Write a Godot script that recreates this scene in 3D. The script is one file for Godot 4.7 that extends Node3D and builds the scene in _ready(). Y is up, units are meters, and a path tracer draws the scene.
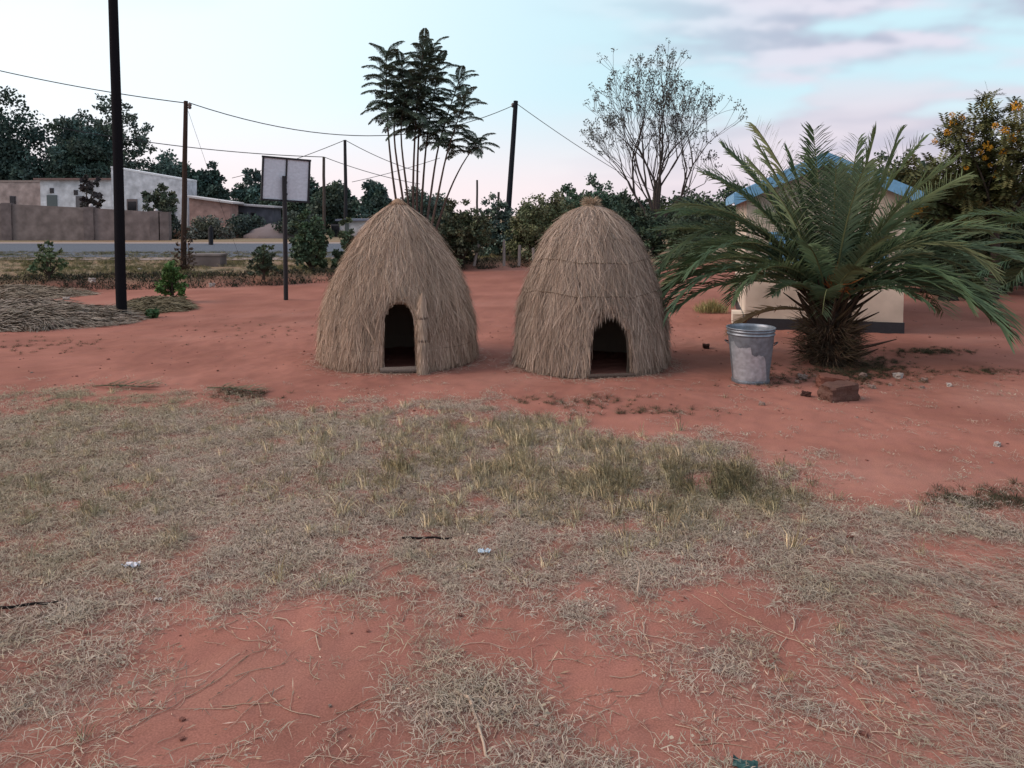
extends Node3D
# Two grass huts on a red earth yard at dusk.  Units metres, y up, camera looks along -z.

const EYE := 1.6
const FOCAL := 760.0
const CX := 512.0
const CY := 248.0
const PITCH := 0.04363
const VERGE := 0.2

var rng := RandomNumberGenerator.new()
var nz := FastNoiseLite.new()
var nz2 := FastNoiseLite.new()
var M := {}
var used := {}
var straw_tint := Color(1, 1, 1)

# ---------------------------------------------------------------- mesh collector
class MB:
	var v := PackedVector3Array()
	var n := PackedVector3Array()
	var c := PackedColorArray()
	var ix := PackedInt32Array()
	func quad(a: Vector3, b: Vector3, cc: Vector3, d: Vector3, col: Color) -> void:
		var k := v.size()
		var nn := (cc - a).cross(b - a)
		if nn.length_squared() < 1e-14:
			nn = (d - a).cross(cc - a)
		nn = nn.normalized()
		v.push_back(a); v.push_back(b); v.push_back(cc); v.push_back(d)
		for i in 4:
			n.push_back(nn); c.push_back(col)
		ix.push_back(k); ix.push_back(k + 1); ix.push_back(k + 2)
		ix.push_back(k); ix.push_back(k + 2); ix.push_back(k + 3)
	func tri(a: Vector3, b: Vector3, cc: Vector3, col: Color) -> void:
		var k := v.size()
		var nn := (cc - a).cross(b - a).normalized()
		v.push_back(a); v.push_back(b); v.push_back(cc)
		for i in 3:
			n.push_back(nn); c.push_back(col)
		ix.push_back(k); ix.push_back(k + 1); ix.push_back(k + 2)
	# a flat ribbon through points, half widths, with a side vector
	func ribbon(pts: PackedVector3Array, half: PackedFloat32Array, side: Vector3, nrm: Vector3, col: Color) -> void:
		var k := v.size()
		var cnt := pts.size()
		# the winding follows the given normal
		var flip := (pts[cnt - 1] - pts[0]).cross(side).dot(nrm) < 0.0
		for i in cnt:
			var hs := side * (-half[i] if flip else half[i])
			v.push_back(pts[i] - hs); v.push_back(pts[i] + hs)
			n.push_back(nrm); n.push_back(nrm)
			c.push_back(col); c.push_back(col)
			if i > 0:
				var b := k + 2 * i
				ix.push_back(b - 2); ix.push_back(b - 1); ix.push_back(b)
				ix.push_back(b); ix.push_back(b - 1); ix.push_back(b + 1)
	func tube(pts: PackedVector3Array, rad: PackedFloat32Array, sides: int, col: Color, cap := true) -> void:
		var k := v.size()
		var cnt := pts.size()
		var ref := Vector3.UP
		var t0 := (pts[1] - pts[0]).normalized()
		if absf(t0.dot(ref)) > 0.9:
			ref = Vector3.RIGHT
		var u := t0.cross(ref).normalized()
		for i in cnt:
			var t: Vector3
			if i == 0: t = pts[1] - pts[0]
			elif i == cnt - 1: t = pts[i] - pts[i - 1]
			else: t = pts[i + 1] - pts[i - 1]
			t = t.normalized()
			u = (u - t * u.dot(t)).normalized()
			var w := t.cross(u)
			for s in sides:
				var a := TAU * s / sides
				var d := u * cos(a) + w * sin(a)
				v.push_back(pts[i] + d * rad[i]); n.push_back(d); c.push_back(col)
		for i in cnt - 1:
			for s in sides:
				var a := k + i * sides + s
				var b := k + i * sides + (s + 1) % sides
				ix.push_back(a); ix.push_back(a + sides); ix.push_back(b)
				ix.push_back(b); ix.push_back(a + sides); ix.push_back(b + sides)
		if cap:
			for e in [0, cnt - 1]:
				var t := (pts[1] - pts[0]).normalized() * -1.0 if e == 0 else (pts[cnt - 1] - pts[cnt - 2]).normalized()
				var b := v.size()
				for s in sides:
					v.push_back(v[k + e * sides + s]); n.push_back(t); c.push_back(col)
				for s in range(1, sides - 1):
					ix.push_back(b)
					ix.push_back(b + s + (0 if e == 0 else 1)); ix.push_back(b + s + (1 if e == 0 else 0))
	func box(ctr: Vector3, size: Vector3, col: Color, basis := Basis()) -> void:
		var h := size * 0.5
		var p := []
		for i in 8:
			p.push_back(ctr + basis * Vector3(h.x * (1 if i & 1 else -1), h.y * (1 if i & 2 else -1), h.z * (1 if i & 4 else -1)))
		quad(p[4], p[6], p[7], p[5], col); quad(p[0], p[1], p[3], p[2], col)
		quad(p[0], p[2], p[6], p[4], col); quad(p[1], p[5], p[7], p[3], col)
		quad(p[2], p[3], p[7], p[6], col); quad(p[0], p[4], p[5], p[1], col)
	# surface of revolution about y at ctr: rows of [radius, height]
	func lathe(ctr: Vector3, rows: Array, seg: int, col: Color) -> void:
		var k := v.size()
		for i in rows.size():
			var r0: Array = rows[maxi(i - 1, 0)]
			var r1: Array = rows[mini(i + 1, rows.size() - 1)]
			var dr: float = r1[0] - r0[0]
			var dy: float = r1[1] - r0[1]
			var nl := Vector2(dy, -dr).normalized()
			for s in seg:
				var a := TAU * s / seg
				v.push_back(ctr + Vector3(cos(a) * rows[i][0], rows[i][1], sin(a) * rows[i][0]))
				n.push_back(Vector3(cos(a) * nl.x, nl.y, sin(a) * nl.x)); c.push_back(col)
		for i in rows.size() - 1:
			for s in seg:
				var a := k + i * seg + s
				var b := k + i * seg + (s + 1) % seg
				ix.push_back(a); ix.push_back(b); ix.push_back(a + seg)
				ix.push_back(b); ix.push_back(b + seg); ix.push_back(a + seg)
	# folded leaf of length l from p along d
	func leaf(p: Vector3, d: Vector3, s: Vector3, l: float, w: float, col: Color) -> void:
		var m := p + d * (l * 0.5)
		quad(p, m + s * w, p + d * l, m - s * w, col)
	func done() -> ArrayMesh:
		var m := ArrayMesh.new()
		if v.is_empty():
			return m
		var a := []
		a.resize(Mesh.ARRAY_MAX)
		a[Mesh.ARRAY_VERTEX] = v; a[Mesh.ARRAY_NORMAL] = n; a[Mesh.ARRAY_COLOR] = c; a[Mesh.ARRAY_INDEX] = ix
		m.add_surface_from_arrays(Mesh.PRIMITIVE_TRIANGLES, a)
		return m

# ---------------------------------------------------------------- scene helpers
func numbered(s: String) -> String:
	if not used.has(s):
		used[s] = 0
		return s
	used[s] += 1
	return "%s_%03d" % [s, used[s]]

func tag(o: Node, label: String, category: String, group := "", kind := "") -> void:
	if label: o.set_meta("label", label)
	if category: o.set_meta("category", category)
	if group: o.set_meta("group", group)
	if kind: o.set_meta("kind", kind)

func obj(called: String, mesh: Mesh, mat: Material, parent: Node = null) -> MeshInstance3D:
	var o := MeshInstance3D.new()
	o.mesh = mesh
	o.material_override = mat
	if parent == null:
		o.name = numbered(called)
		add_child(o)
	else:
		o.name = called
		parent.add_child(o, true)
	return o

func thing(called: String, at: Vector3, label: String, category: String, group := "") -> Node3D:
	var o := Node3D.new()
	o.name = numbered(called)
	add_child(o)
	o.position = at
	tag(o, label, category, group)
	return o

func scatter(called: String, mesh: Mesh, mat: Material, xf: Array, cols: Array, parent: Node = null) -> MultiMeshInstance3D:
	var mm := MultiMesh.new()
	mm.transform_format = MultiMesh.TRANSFORM_3D
	mm.use_colors = true
	mm.mesh = mesh
	mm.instance_count = xf.size()
	for i in xf.size():
		mm.set_instance_transform(i, xf[i])
		mm.set_instance_color(i, cols[i])
	var o := MultiMeshInstance3D.new()
	o.multimesh = mm
	o.material_override = mat
	if parent == null:
		o.name = numbered(called); add_child(o)
	else:
		o.name = called; parent.add_child(o, true)
	return o

func lin(r: float, g: float, b: float) -> Color:
	return Color(r, g, b).linear_to_srgb()

func vary(c: Color, a: float, hue := 0.0) -> Color:
	var k := 1.0 + rng.randf_range(-a, a)
	return Color(c.r * k * (1.0 + rng.randf_range(-hue, hue)), c.g * k, c.b * k * (1.0 + rng.randf_range(-hue, hue)))

func rr(a: float, b: float) -> float:
	return rng.randf_range(a, b)

func rdir() -> Vector3:
	while true:
		var p := Vector3(rr(-1, 1), rr(-1, 1), rr(-1, 1))
		var l := p.length()
		if l > 0.1 and l < 1.0:
			return p / l
	return Vector3.UP

func smooth(a: float, b: float, x: float) -> float:
	return smoothstep(a, b, x)

# pixel -> direction; a depth or the ground gives the distance
func ray(px: float, py: float) -> Vector3:
	return Basis(Vector3.RIGHT, -PITCH) * Vector3(px - CX, CY - py, -FOCAL)

func at(px: float, py: float, depth: float) -> Vector3:
	var r := ray(px, py)
	return Vector3(0, EYE, 0) + r * (depth / -r.z)

func gp(px: float, py: float, plane := 0.0) -> Vector3:
	var r := ray(px, py)
	return Vector3(0, EYE, 0) + r * ((EYE - plane) / -r.y)

func proj(p: Vector3) -> Vector2:
	var q := Basis(Vector3.RIGHT, PITCH) * (p - Vector3(0, EYE, 0))
	if q.z > -0.05:
		return Vector2(-9999, 9999)
	return Vector2(CX + q.x / -q.z * FOCAL, CY - q.y / -q.z * FOCAL)

# bank line between yard and verge, as z for x
var bank := []
func bank_z(x: float) -> float:
	if x <= bank[0].x: return bank[0].z
	for i in bank.size() - 1:
		if x < bank[i + 1].x:
			return lerpf(bank[i].z, bank[i + 1].z, (x - bank[i].x) / (bank[i + 1].x - bank[i].x))
	return bank[-1].z

func ground_y(x: float, z: float) -> float:
	var near := 1.0 - smooth(10.0, 16.0, -z)
	var h := nz.get_noise_2d(x * 60.0, z * 60.0) * 0.017 + nz.get_noise_2d(x * 14.0 + 300, z * 14.0) * 0.02
	if near > 0.0:
		h += (nz2.get_noise_2d(x * 260.0, z * 260.0) * 0.008 + nz2.get_noise_2d(x * 45.0 + z * 20.0, z * 330.0) * 0.004) * near
	var b := bank_z(x) + nz.get_noise_2d(x * 40.0, 77.0) * 0.25
	var t := smooth(0.0, 0.35, b - z)
	return h * (1.0 - 0.6 * smooth(14, 25, -z)) + t * VERGE - 0.02 * (1.0 - t)

func on_ground(px: float, py: float) -> Vector3:
	var p := gp(px, py, 0.0)
	for i in 3:
		p = gp(px, py, ground_y(p.x, p.z))
	return p

# ---------------------------------------------------------------- ground cover (where the dead grass mat lies)
var BARE := [
	[360, 540, 42, 16, 0.9], [260, 650, 170, 55, 1.0], [170, 730, 180, 60, 0.9], [330, 745, 130, 45, 0.85], [500, 640, 62, 36, 1.0],
	[590, 672, 62, 34, 1.0], [560, 590, 60, 14, 0.5], [720, 600, 90, 36, 1.0], [795, 642, 44, 42, 1.0], [650, 620, 60, 30, 0.7],
	[700, 720, 110, 50, 0.8], [840, 745, 70, 26, 0.6], [960, 450, 140, 40, 1.0], [880, 492, 80, 22, 0.9], [980, 548, 90, 12, 0.8],
	[960, 740, 30, 40, 0.7], [910, 680, 26, 12, 0.7], [600, 700, 70, 30, 0.75], [420, 600, 34, 14, 0.6], [1010, 640, 30, 20, 0.4],
	[900, 600, 40, 8, 0.4], [480, 735, 34, 26, 0.6], [760, 540, 40, 8, 0.4], [840, 700, 40, 20, 0.6], [640, 745, 60, 30, 0.6]]
var EDGE := [[-300, 398], [0, 404], [70, 392], [150, 398], [250, 404], [400, 406], [500, 410], [600, 424], [700, 444], [800, 462], [860, 486], [930, 506], [1024, 512], [1400, 520]]

func cover(x: float, z: float) -> float:
	var p := proj(Vector3(x, 0, z))
	if p.y > 5000: return 0.3
	var w := nz.get_noise_2d(x * 55.0, z * 55.0 + 900.0)
	var w2 := nz.get_noise_2d(x * 170.0, z * 170.0 + 400.0)
	var w3 := nz2.get_noise_2d(x * 620.0, z * 620.0)
	var top := 500.0
	for i in EDGE.size() - 1:
		if p.x >= EDGE[i][0] and p.x < EDGE[i + 1][0]:
			top = lerpf(EDGE[i][1], EDGE[i + 1][1], (p.x - EDGE[i][0]) / (EDGE[i + 1][0] - EDGE[i][0]))
	var cv := smooth(-12.0, 22.0, p.y - top + w * 20.0 + w2 * 14.0)
	for b in BARE:
		var dx: float = (p.x - b[0]) / b[2]
		var dy: float = (p.y - b[1]) / b[3]
		if absf(dx) > 1.9 or absf(dy) > 1.9: continue
		var d := sqrt(dx * dx + dy * dy) + w * 0.28 + w2 * 0.22
		cv *= 1.0 - b[4] * (1.0 - smooth(0.55, 1.35, d))
	var thin := 1.0 - 0.12 * smooth(800.0, 900.0, p.x) * smooth(505.0, 560.0, p.y) - 0.2 * smooth(540.0, 620.0, p.y)
	return clampf(cv * (0.56 + 0.8 * w2 + 0.3 * w + 0.75 * w3) * thin, 0.0, 1.0)

func blob(p: Vector2, cx: float, cy: float, rx: float, ry: float) -> float:
	var dx := (p.x - cx) / rx
	var dy := (p.y - cy) / ry
	return exp(-(dx * dx + dy * dy))

# ================================================================ build
func _ready() -> void:
	rng.seed = 20240611
	nz.seed = 5; nz.noise_type = FastNoiseLite.TYPE_SIMPLEX_SMOOTH; nz.frequency = 0.02; nz.fractal_octaves = 3
	nz2.seed = 11; nz2.noise_type = FastNoiseLite.TYPE_SIMPLEX_SMOOTH; nz2.frequency = 0.02; nz2.fractal_octaves = 2
	view_and_light()
	materials()
	for q in [[-700, 296], [-100, 293], [70, 289], [200, 287], [330, 281], [440, 270], [530, 266], [650, 266], [760, 266]]:
		bank.push_back(gp(q[0], q[1]))
	terrain()
	road_and_far()
	buildings()
	far_trees()
	poles_and_wires()
	hedge_plants()
	feather_tree()
	bare_tree()
	house()
	right_growth()
	hut_one()
	hut_two()
	fallen_straw(gp(399, 356.5), 0.86, "loose straw shed round the foot of the hut with doorpost")
	fallen_straw(gp(590.5, 360.5), 0.83, "loose straw shed round the foot of the double-banded hut")
	palms()
	dustbin()
	bricks_and_stones()
	heaps()
	grass()
	litter()

func view_and_light() -> void:
	var cam := Camera3D.new()
	cam.name = "camera"
	add_child(cam)
	cam.position = Vector3(0, EYE, 0)
	cam.rotation.x = -PITCH
	var near := 0.05
	var size := 768.0 / FOCAL * near
	cam.keep_aspect = Camera3D.KEEP_HEIGHT
	cam.set_frustum(size, Vector2(0, -(384.0 - CY) / 768.0 * size), near, 3000.0)
	cam.current = true
	var env := Environment.new()
	env.background_mode = Environment.BG_SKY
	env.tonemap_mode = Environment.TONE_MAPPER_LINEAR
	env.tonemap_exposure = 1.7
	env.sdfgi_enabled = true; env.ssao_enabled = true; env.ssil_enabled = true
	var sky := Sky.new()
	var pano := PanoramaSkyMaterial.new()
	pano.panorama = sky_image()
	sky.sky_material = pano
	env.sky = sky
	var we := WorldEnvironment.new()
	we.name = "world_environment"
	we.environment = env
	add_child(we)
	var sun := DirectionalLight3D.new()
	sun.name = "sun"
	add_child(sun)
	sun.light_energy = 0.5
	sun.light_color = Color(1.0, 0.86, 0.78)
	sun.light_angular_distance = 38.0
	sun.shadow_enabled = true
	# the last broad glow of the evening comes from the left
	var to_sun := Vector3(-0.8, 0.55, 0.12).normalized()
	sun.look_at_from_position(to_sun * 20.0, Vector3.ZERO)

func sky_image() -> ImageTexture:
	var w := 1536
	var h := 768
	var img := Image.create(w, h, false, Image.FORMAT_RGBAF)
	var fb := FastNoiseLite.new()
	fb.seed = 3; fb.noise_type = FastNoiseLite.TYPE_SIMPLEX_SMOOTH; fb.frequency = 1.0; fb.fractal_octaves = 5; fb.fractal_gain = 0.52
	var glow := Vector3(-0.93, 0.0, -0.45).normalized()
	img.fill(Color(0.45, 0.4, 0.4, 1))
	for j in h / 2 + 2:
		var el := (0.5 - (j + 0.5) / h) * PI
		var ce := cos(el)
		var se := sin(el)
		for i in w:
			var az := wrapf((i + 0.5) / w * TAU, -PI, PI)
			var d := Vector3(sin(az) * ce, se, -cos(az) * ce)
			var e := maxf(se, 0.0)
			var g := 0.5 + 0.5 * (d.x * glow.x + d.z * glow.z)
			# clear air: pale pink at the horizon, cyan above, brighter lavender overhead, raised out of view to light the ground
			var hz := Color(0.55, 0.46, 0.49).lerp(Color(0.62, 0.535, 0.54), g)
			var mid := Color(0.375, 0.52, 0.575).lerp(Color(0.60, 0.66, 0.70), smoothstep(0.62, 0.97, g))
			var top := Color(0.60, 0.68, 0.80)
			var c := hz.lerp(mid, smoothstep(0.0, 0.17, e)).lerp(top, smoothstep(0.22, 0.9, e))
			# clouds: a flat deck seen from below, and a low bank
			var k := 1.0 / (e + 0.12)
			var q := Vector2(d.x * k, d.z * k)
			var n1 := fb.get_noise_2d(q.x * 0.55 + 4.3, q.y * 1.0 + 1.7)
			var n2 := fb.get_noise_2d(q.x * 1.7 - 9.0, q.y * 3.2 + 5.0)
			var side := 1.0 - smoothstep(0.52, 0.72, g)
			var deck := smoothstep(0.165, 0.205, e + 0.06 * n1 + 0.03 * n2) * side * smoothstep(-0.5, -0.05, n1 + 0.35 * n2)
			deck += smoothstep(0.2, 0.55, n1 + 0.2 * n2) * smoothstep(0.2, 0.3, e) * 0.3
			var n3 := fb.get_noise_2d(az * 2.2 + 2.0, e * 13.0 + 7.0)
			var low := smoothstep(-0.1, 0.2, n3 + 0.75 * smoothstep(0.16, 0.05, e) - 0.42 + 0.34 * side) * smoothstep(0.2, 0.11, e) * side
			var cl := Color(0.29, 0.31, 0.39).lerp(Color(0.47, 0.455, 0.52), smoothstep(0.05, 0.6, n2 + 0.25))
			c = c.lerp(cl, clampf(deck, 0.0, 1.0) * 0.95)
			var cl2 := Color(0.34, 0.32, 0.39).lerp(Color(0.49, 0.43, 0.48), smoothstep(-0.25, 0.35, n3))
			c = c.lerp(cl2, clampf(low, 0.0, 1.0) * 0.8)
			img.set_pixel(i, j, c)
	return ImageTexture.create_from_image(img)

func mat(called: String, col: Color, rough := 0.9, spec := 0.3, metal := 0.0, vc := true) -> StandardMaterial3D:
	var m := StandardMaterial3D.new()
	m.resource_name = called
	m.albedo_color = col
	m.roughness = rough
	m.metallic_specular = spec
	m.metallic = metal
	m.vertex_color_use_as_albedo = vc
	m.cull_mode = BaseMaterial3D.CULL_DISABLED
	M[called] = m
	return m

func noise_tex(freq: float, lo: float, hi: float, sd: int, normal := false, bump := 4.0) -> NoiseTexture2D:
	var t := NoiseTexture2D.new()
	t.width = 512; t.height = 512; t.seamless = true
	var f := FastNoiseLite.new()
	f.seed = sd; f.frequency = freq; f.fractal_octaves = 5; f.noise_type = FastNoiseLite.TYPE_SIMPLEX_SMOOTH
	t.noise = f
	if normal:
		t.as_normal_map = true; t.bump_strength = bump
	else:
		var g := Gradient.new()
		g.set_color(0, Color(lo, lo, lo)); g.set_color(1, Color(hi, hi, hi))
		t.color_ramp = g
	return t

func grain(m: StandardMaterial3D, tex: Texture2D, nrm: Texture2D, scale: float, depth := 1.0) -> void:
	m.albedo_texture = tex
	if nrm:
		m.normal_enabled = true; m.normal_texture = nrm; m.normal_scale = depth
	m.uv1_triplanar = true; m.uv1_world_triplanar = true
	m.uv1_scale = Vector3.ONE * scale

func materials() -> void:
	var t1 := noise_tex(0.02, 0.62, 1.0, 1)
	var t2 := noise_tex(0.05, 0.7, 1.0, 2)
	var n1 := noise_tex(0.03, 0, 1, 3, true, 6.0)
	var one := Color.WHITE
	grain(mat("soil", one, 1.0, 0.1), noise_tex(0.05, 0.78, 1.0, 21), n1, 3.7, 0.12)
	grain(mat("asphalt", one, 0.85, 0.3), t2, n1, 0.5, 0.4)
	mat("leaf", one, 0.7, 0.2)
	M.leaf.backlight_enabled = true; M.leaf.backlight = Color(0.22, 0.22, 0.22)
	mat("far_leaf", one, 0.8, 0.15)
	M.far_leaf.backlight_enabled = true; M.far_leaf.backlight = Color(0.2, 0.2, 0.2)
	mat("straw", one, 0.9, 0.15)
	grain(mat("bark", one, 0.95, 0.1), t1, n1, 6.0, 1.0)
	grain(mat("plaster", one, 0.95, 0.15), noise_tex(0.012, 0.74, 1.0, 9), n1, 0.22, 0.12)
	grain(mat("paint", one, 0.5, 0.4), noise_tex(0.02, 0.86, 1.0, 33), n1, 1.5, 0.15)
	grain(mat("brick", one, 0.95, 0.15), t1, n1, 9.0, 1.2)
	grain(mat("rock", one, 0.95, 0.15), t1, n1, 12.0, 1.0)
	mat("wire", one, 0.6, 0.3)
	grain(mat("zinc", one, 0.45, 0.5, 0.55), noise_tex(0.012, 0.7, 1.0, 15), n1, 2.5, 0.12)
	grain(mat("zinc_bright", one, 0.34, 0.5, 0.6), noise_tex(0.01, 0.72, 1.0, 14), n1, 3.0, 0.12)
	mat("glass", Color(0.05, 0.07, 0.09), 0.15, 0.5, 0.0, false)

# ---------------------------------------------------------------- terrain
func lines(fine_a: float, fine_b: float, step: float, far_a: float, far_b: float, grow: float) -> PackedFloat32Array:
	var out := PackedFloat32Array()
	var x := fine_a
	var s := step
	var pre := []
	while x > far_a:
		s *= grow
		x -= s
		pre.push_back(x)
	pre.reverse()
	for p in pre: out.push_back(p)
	x = fine_a
	while x < fine_b:
		out.push_back(x); x += step
	s = step
	while x < far_b:
		out.push_back(x); s *= grow; x += s
	out.push_back(x)
	return out

func terrain() -> void:
	var xs := lines(-4.4, 4.6, 0.045, -700.0, 700.0, 1.1)
	var zs := lines(-9.2, -1.2, 0.045, -900.0, 60.0, 1.045)
	var mb := MB.new()
	var soil := Color(0.395, 0.182, 0.138)
	var soil2 := Color(0.300, 0.136, 0.103)
	var dead := Color(0.225, 0.165, 0.138)
	var verge := Color(0.27, 0.225, 0.15)
	for z in zs:
		for x in xs:
			var y := ground_y(x, z)
			mb.v.push_back(Vector3(x, y, z))
			var e := 0.03
			var nn := Vector3(0, 1, 0)
			if z > -16.0 and z < 0 and absf(x) < 9.0:
				nn = Vector3(y - ground_y(x + e, z), e, y - ground_y(x, z + e)).normalized()
			mb.n.push_back(nn)
			var a := nz.get_noise_2d(x * 25.0, z * 25.0)
			var c := soil.lerp(soil2, clampf(0.5 + a * 0.9 + nz.get_noise_2d(x * 90.0, z * 90.0 + 31.0) * 0.5, 0, 1))
			c = c.lerp(Color(0.43, 0.222, 0.172), smooth(0.15, 0.6, nz.get_noise_2d(x * 9.0 + 70.0, z * 16.0)) * 0.6)
			if z > -9.0 and z < 0.0 and absf(x) < 12.0:
				c = c.lerp(dead, minf(cover(x, z) * 0.85, 0.7))
			var b := bank_z(x)
			var t := smooth(-0.1, 0.5, b - z)
			if t > 0.0:
				var vc := verge.lerp(Color(0.30, 0.19, 0.13), clampf(0.3 + a, 0, 0.7))
				c = c.lerp(vc, t)
			mb.c.push_back(c)
	var nx := xs.size()
	for j in zs.size() - 1:
		for i in nx - 1:
			var k := j * nx + i
			mb.ix.push_back(k); mb.ix.push_back(k + 1); mb.ix.push_back(k + nx)
			mb.ix.push_back(k + 1); mb.ix.push_back(k + nx + 1); mb.ix.push_back(k + nx)
	var o := obj("ground", mb.done(), M.soil)
	tag(o, "red sandy earth of the yard with trodden patches", "ground", "", "structure")

func road_and_far() -> void:
	# tarred road across the left background, dusty shoulders
	var mb := MB.new()
	var y := VERGE + 0.03
	var zn := gp(60, 257, y).z
	var zf := gp(60, 243.5, y).z
	mb.quad(Vector3(-160, y, zf), Vector3(-2.5, y, zf), Vector3(-2.5, y, zn), Vector3(-160, y, zn), Color(0.115, 0.135, 0.165))
	tag(obj("road", mb.done(), M.asphalt), "blue-grey tarred road running past the yard", "road", "", "structure")
	for k in 2:
		mb = MB.new()
		var z0: float = zn if k == 0 else zf
		var za := z0 + (1.4 if k == 0 else 0.0)
		var zb := z0 - (0.0 if k == 0 else 2.0)
		mb.quad(Vector3(-160, y - 0.008, zb), Vector3(-2.5, y - 0.008, zb), Vector3(-2.5, y - 0.008, za), Vector3(-160, y - 0.008, za), Color(0.36, 0.30, 0.27))
		tag(obj("road_shoulder", mb.done(), M.soil), "dusty pale sand shoulder along the tarred road", "road shoulder", "", "structure")

# ---------------------------------------------------------------- far buildings
func wall_box(mb: MB, p0: Vector3, p1: Vector3, base_y: float, h0: float, h1: float, thick: float, col: Color) -> void:
	# a wall from p0 to p1, top sloping from h0 to h1
	var d := (p1 - p0); d.y = 0
	var nn := Vector3(d.z, 0, -d.x).normalized() * thick * 0.5
	var a0 := Vector3(p0.x, base_y, p0.z); var b0 := Vector3(p1.x, base_y, p1.z)
	var a1 := Vector3(p0.x, h0, p0.z); var b1 := Vector3(p1.x, h1, p1.z)
	mb.quad(a0 - nn, b0 - nn, b1 - nn, a1 - nn, col); mb.quad(b0 + nn, a0 + nn, a1 + nn, b1 + nn, col)
	mb.quad(a1 - nn, b1 - nn, b1 + nn, a1 + nn, col)
	mb.quad(a0 + nn, a0 - nn, a1 - nn, a1 + nn, col); mb.quad(b0 - nn, b0 + nn, b1 + nn, b1 - nn, col)

func shed(called: String, label: String, cat: String, x0: float, x1: float, ty0: float, ty1: float, depth: float, deep: float, wall: Color, roof: Color, windows: Array, lip := 0.3) -> Node3D:
	# flat-roofed block seen face on: pixel columns x0..x1, roof line from ty0 to ty1 (pixel rows) at that depth
	var a := at(x0, ty0, depth)
	var b := at(x1, ty1, depth)
	var t := thing(called, Vector3((a.x + b.x) / 2, VERGE, a.z), label, cat)
	var o := t.position
	var mb := MB.new()
	var col := wall
	var A := [Vector3(a.x, 0, a.z), Vector3(b.x, 0, b.z), Vector3(b.x, 0, b.z - deep), Vector3(a.x, 0, a.z - deep)]
	var hh := [a.y, b.y, b.y, a.y]
	for i in 4:
		var j := (i + 1) % 4
		var p0: Vector3 = A[i] - o; var p1: Vector3 = A[j] - o
		mb.quad(Vector3(p0.x, 0, p0.z), Vector3(p0.x, hh[i] - o.y, p0.z), Vector3(p1.x, hh[j] - o.y, p1.z), Vector3(p1.x, 0, p1.z), col)
	obj("wall", mb.done(), M.plaster, t)
	mb = MB.new()
	var th := 0.12
	var q := []
	for i in 4:
		var p: Vector3 = A[i] - o
		p.x += lip * (-1 if i == 0 or i == 3 else 1); p.z += lip * (1 if i < 2 else -1)
		p.y = hh[i] - o.y + 0.003
		q.push_back(p)
	var up := Vector3(0, th, 0)
	mb.quad(q[0] + up, q[1] + up, q[2] + up, q[3] + up, roof)
	mb.quad(q[3], q[2], q[1], q[0], roof)
	for i in 4:
		var j := (i + 1) % 4
		mb.quad(q[i], q[i] + up, q[j] + up, q[j], roof)
	obj("roof", mb.done(), M.paint, t)
	for w in windows:
		# [px0, py0, px1, py1, colour, name]
		var p0 := at(w[0], w[1], depth) - o
		var p1 := at(w[2], w[3], depth) - o
		mb = MB.new()
		var c := (p0 + p1) / 2
		mb.box(Vector3(c.x, c.y, 0.02), Vector3(absf(p1.x - p0.x), absf(p0.y - p1.y), 0.06), w[4])
		var wn := obj(w[5], mb.done(), M.paint, t)
		if w[5] == "window":
			mb = MB.new()
			mb.box(Vector3(c.x, c.y, 0.045), Vector3(absf(p1.x - p0.x) * 0.8, absf(p0.y - p1.y) * 0.8, 0.05), Color.WHITE)
			obj("pane", mb.done(), M.glass, wn)
	return t

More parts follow.
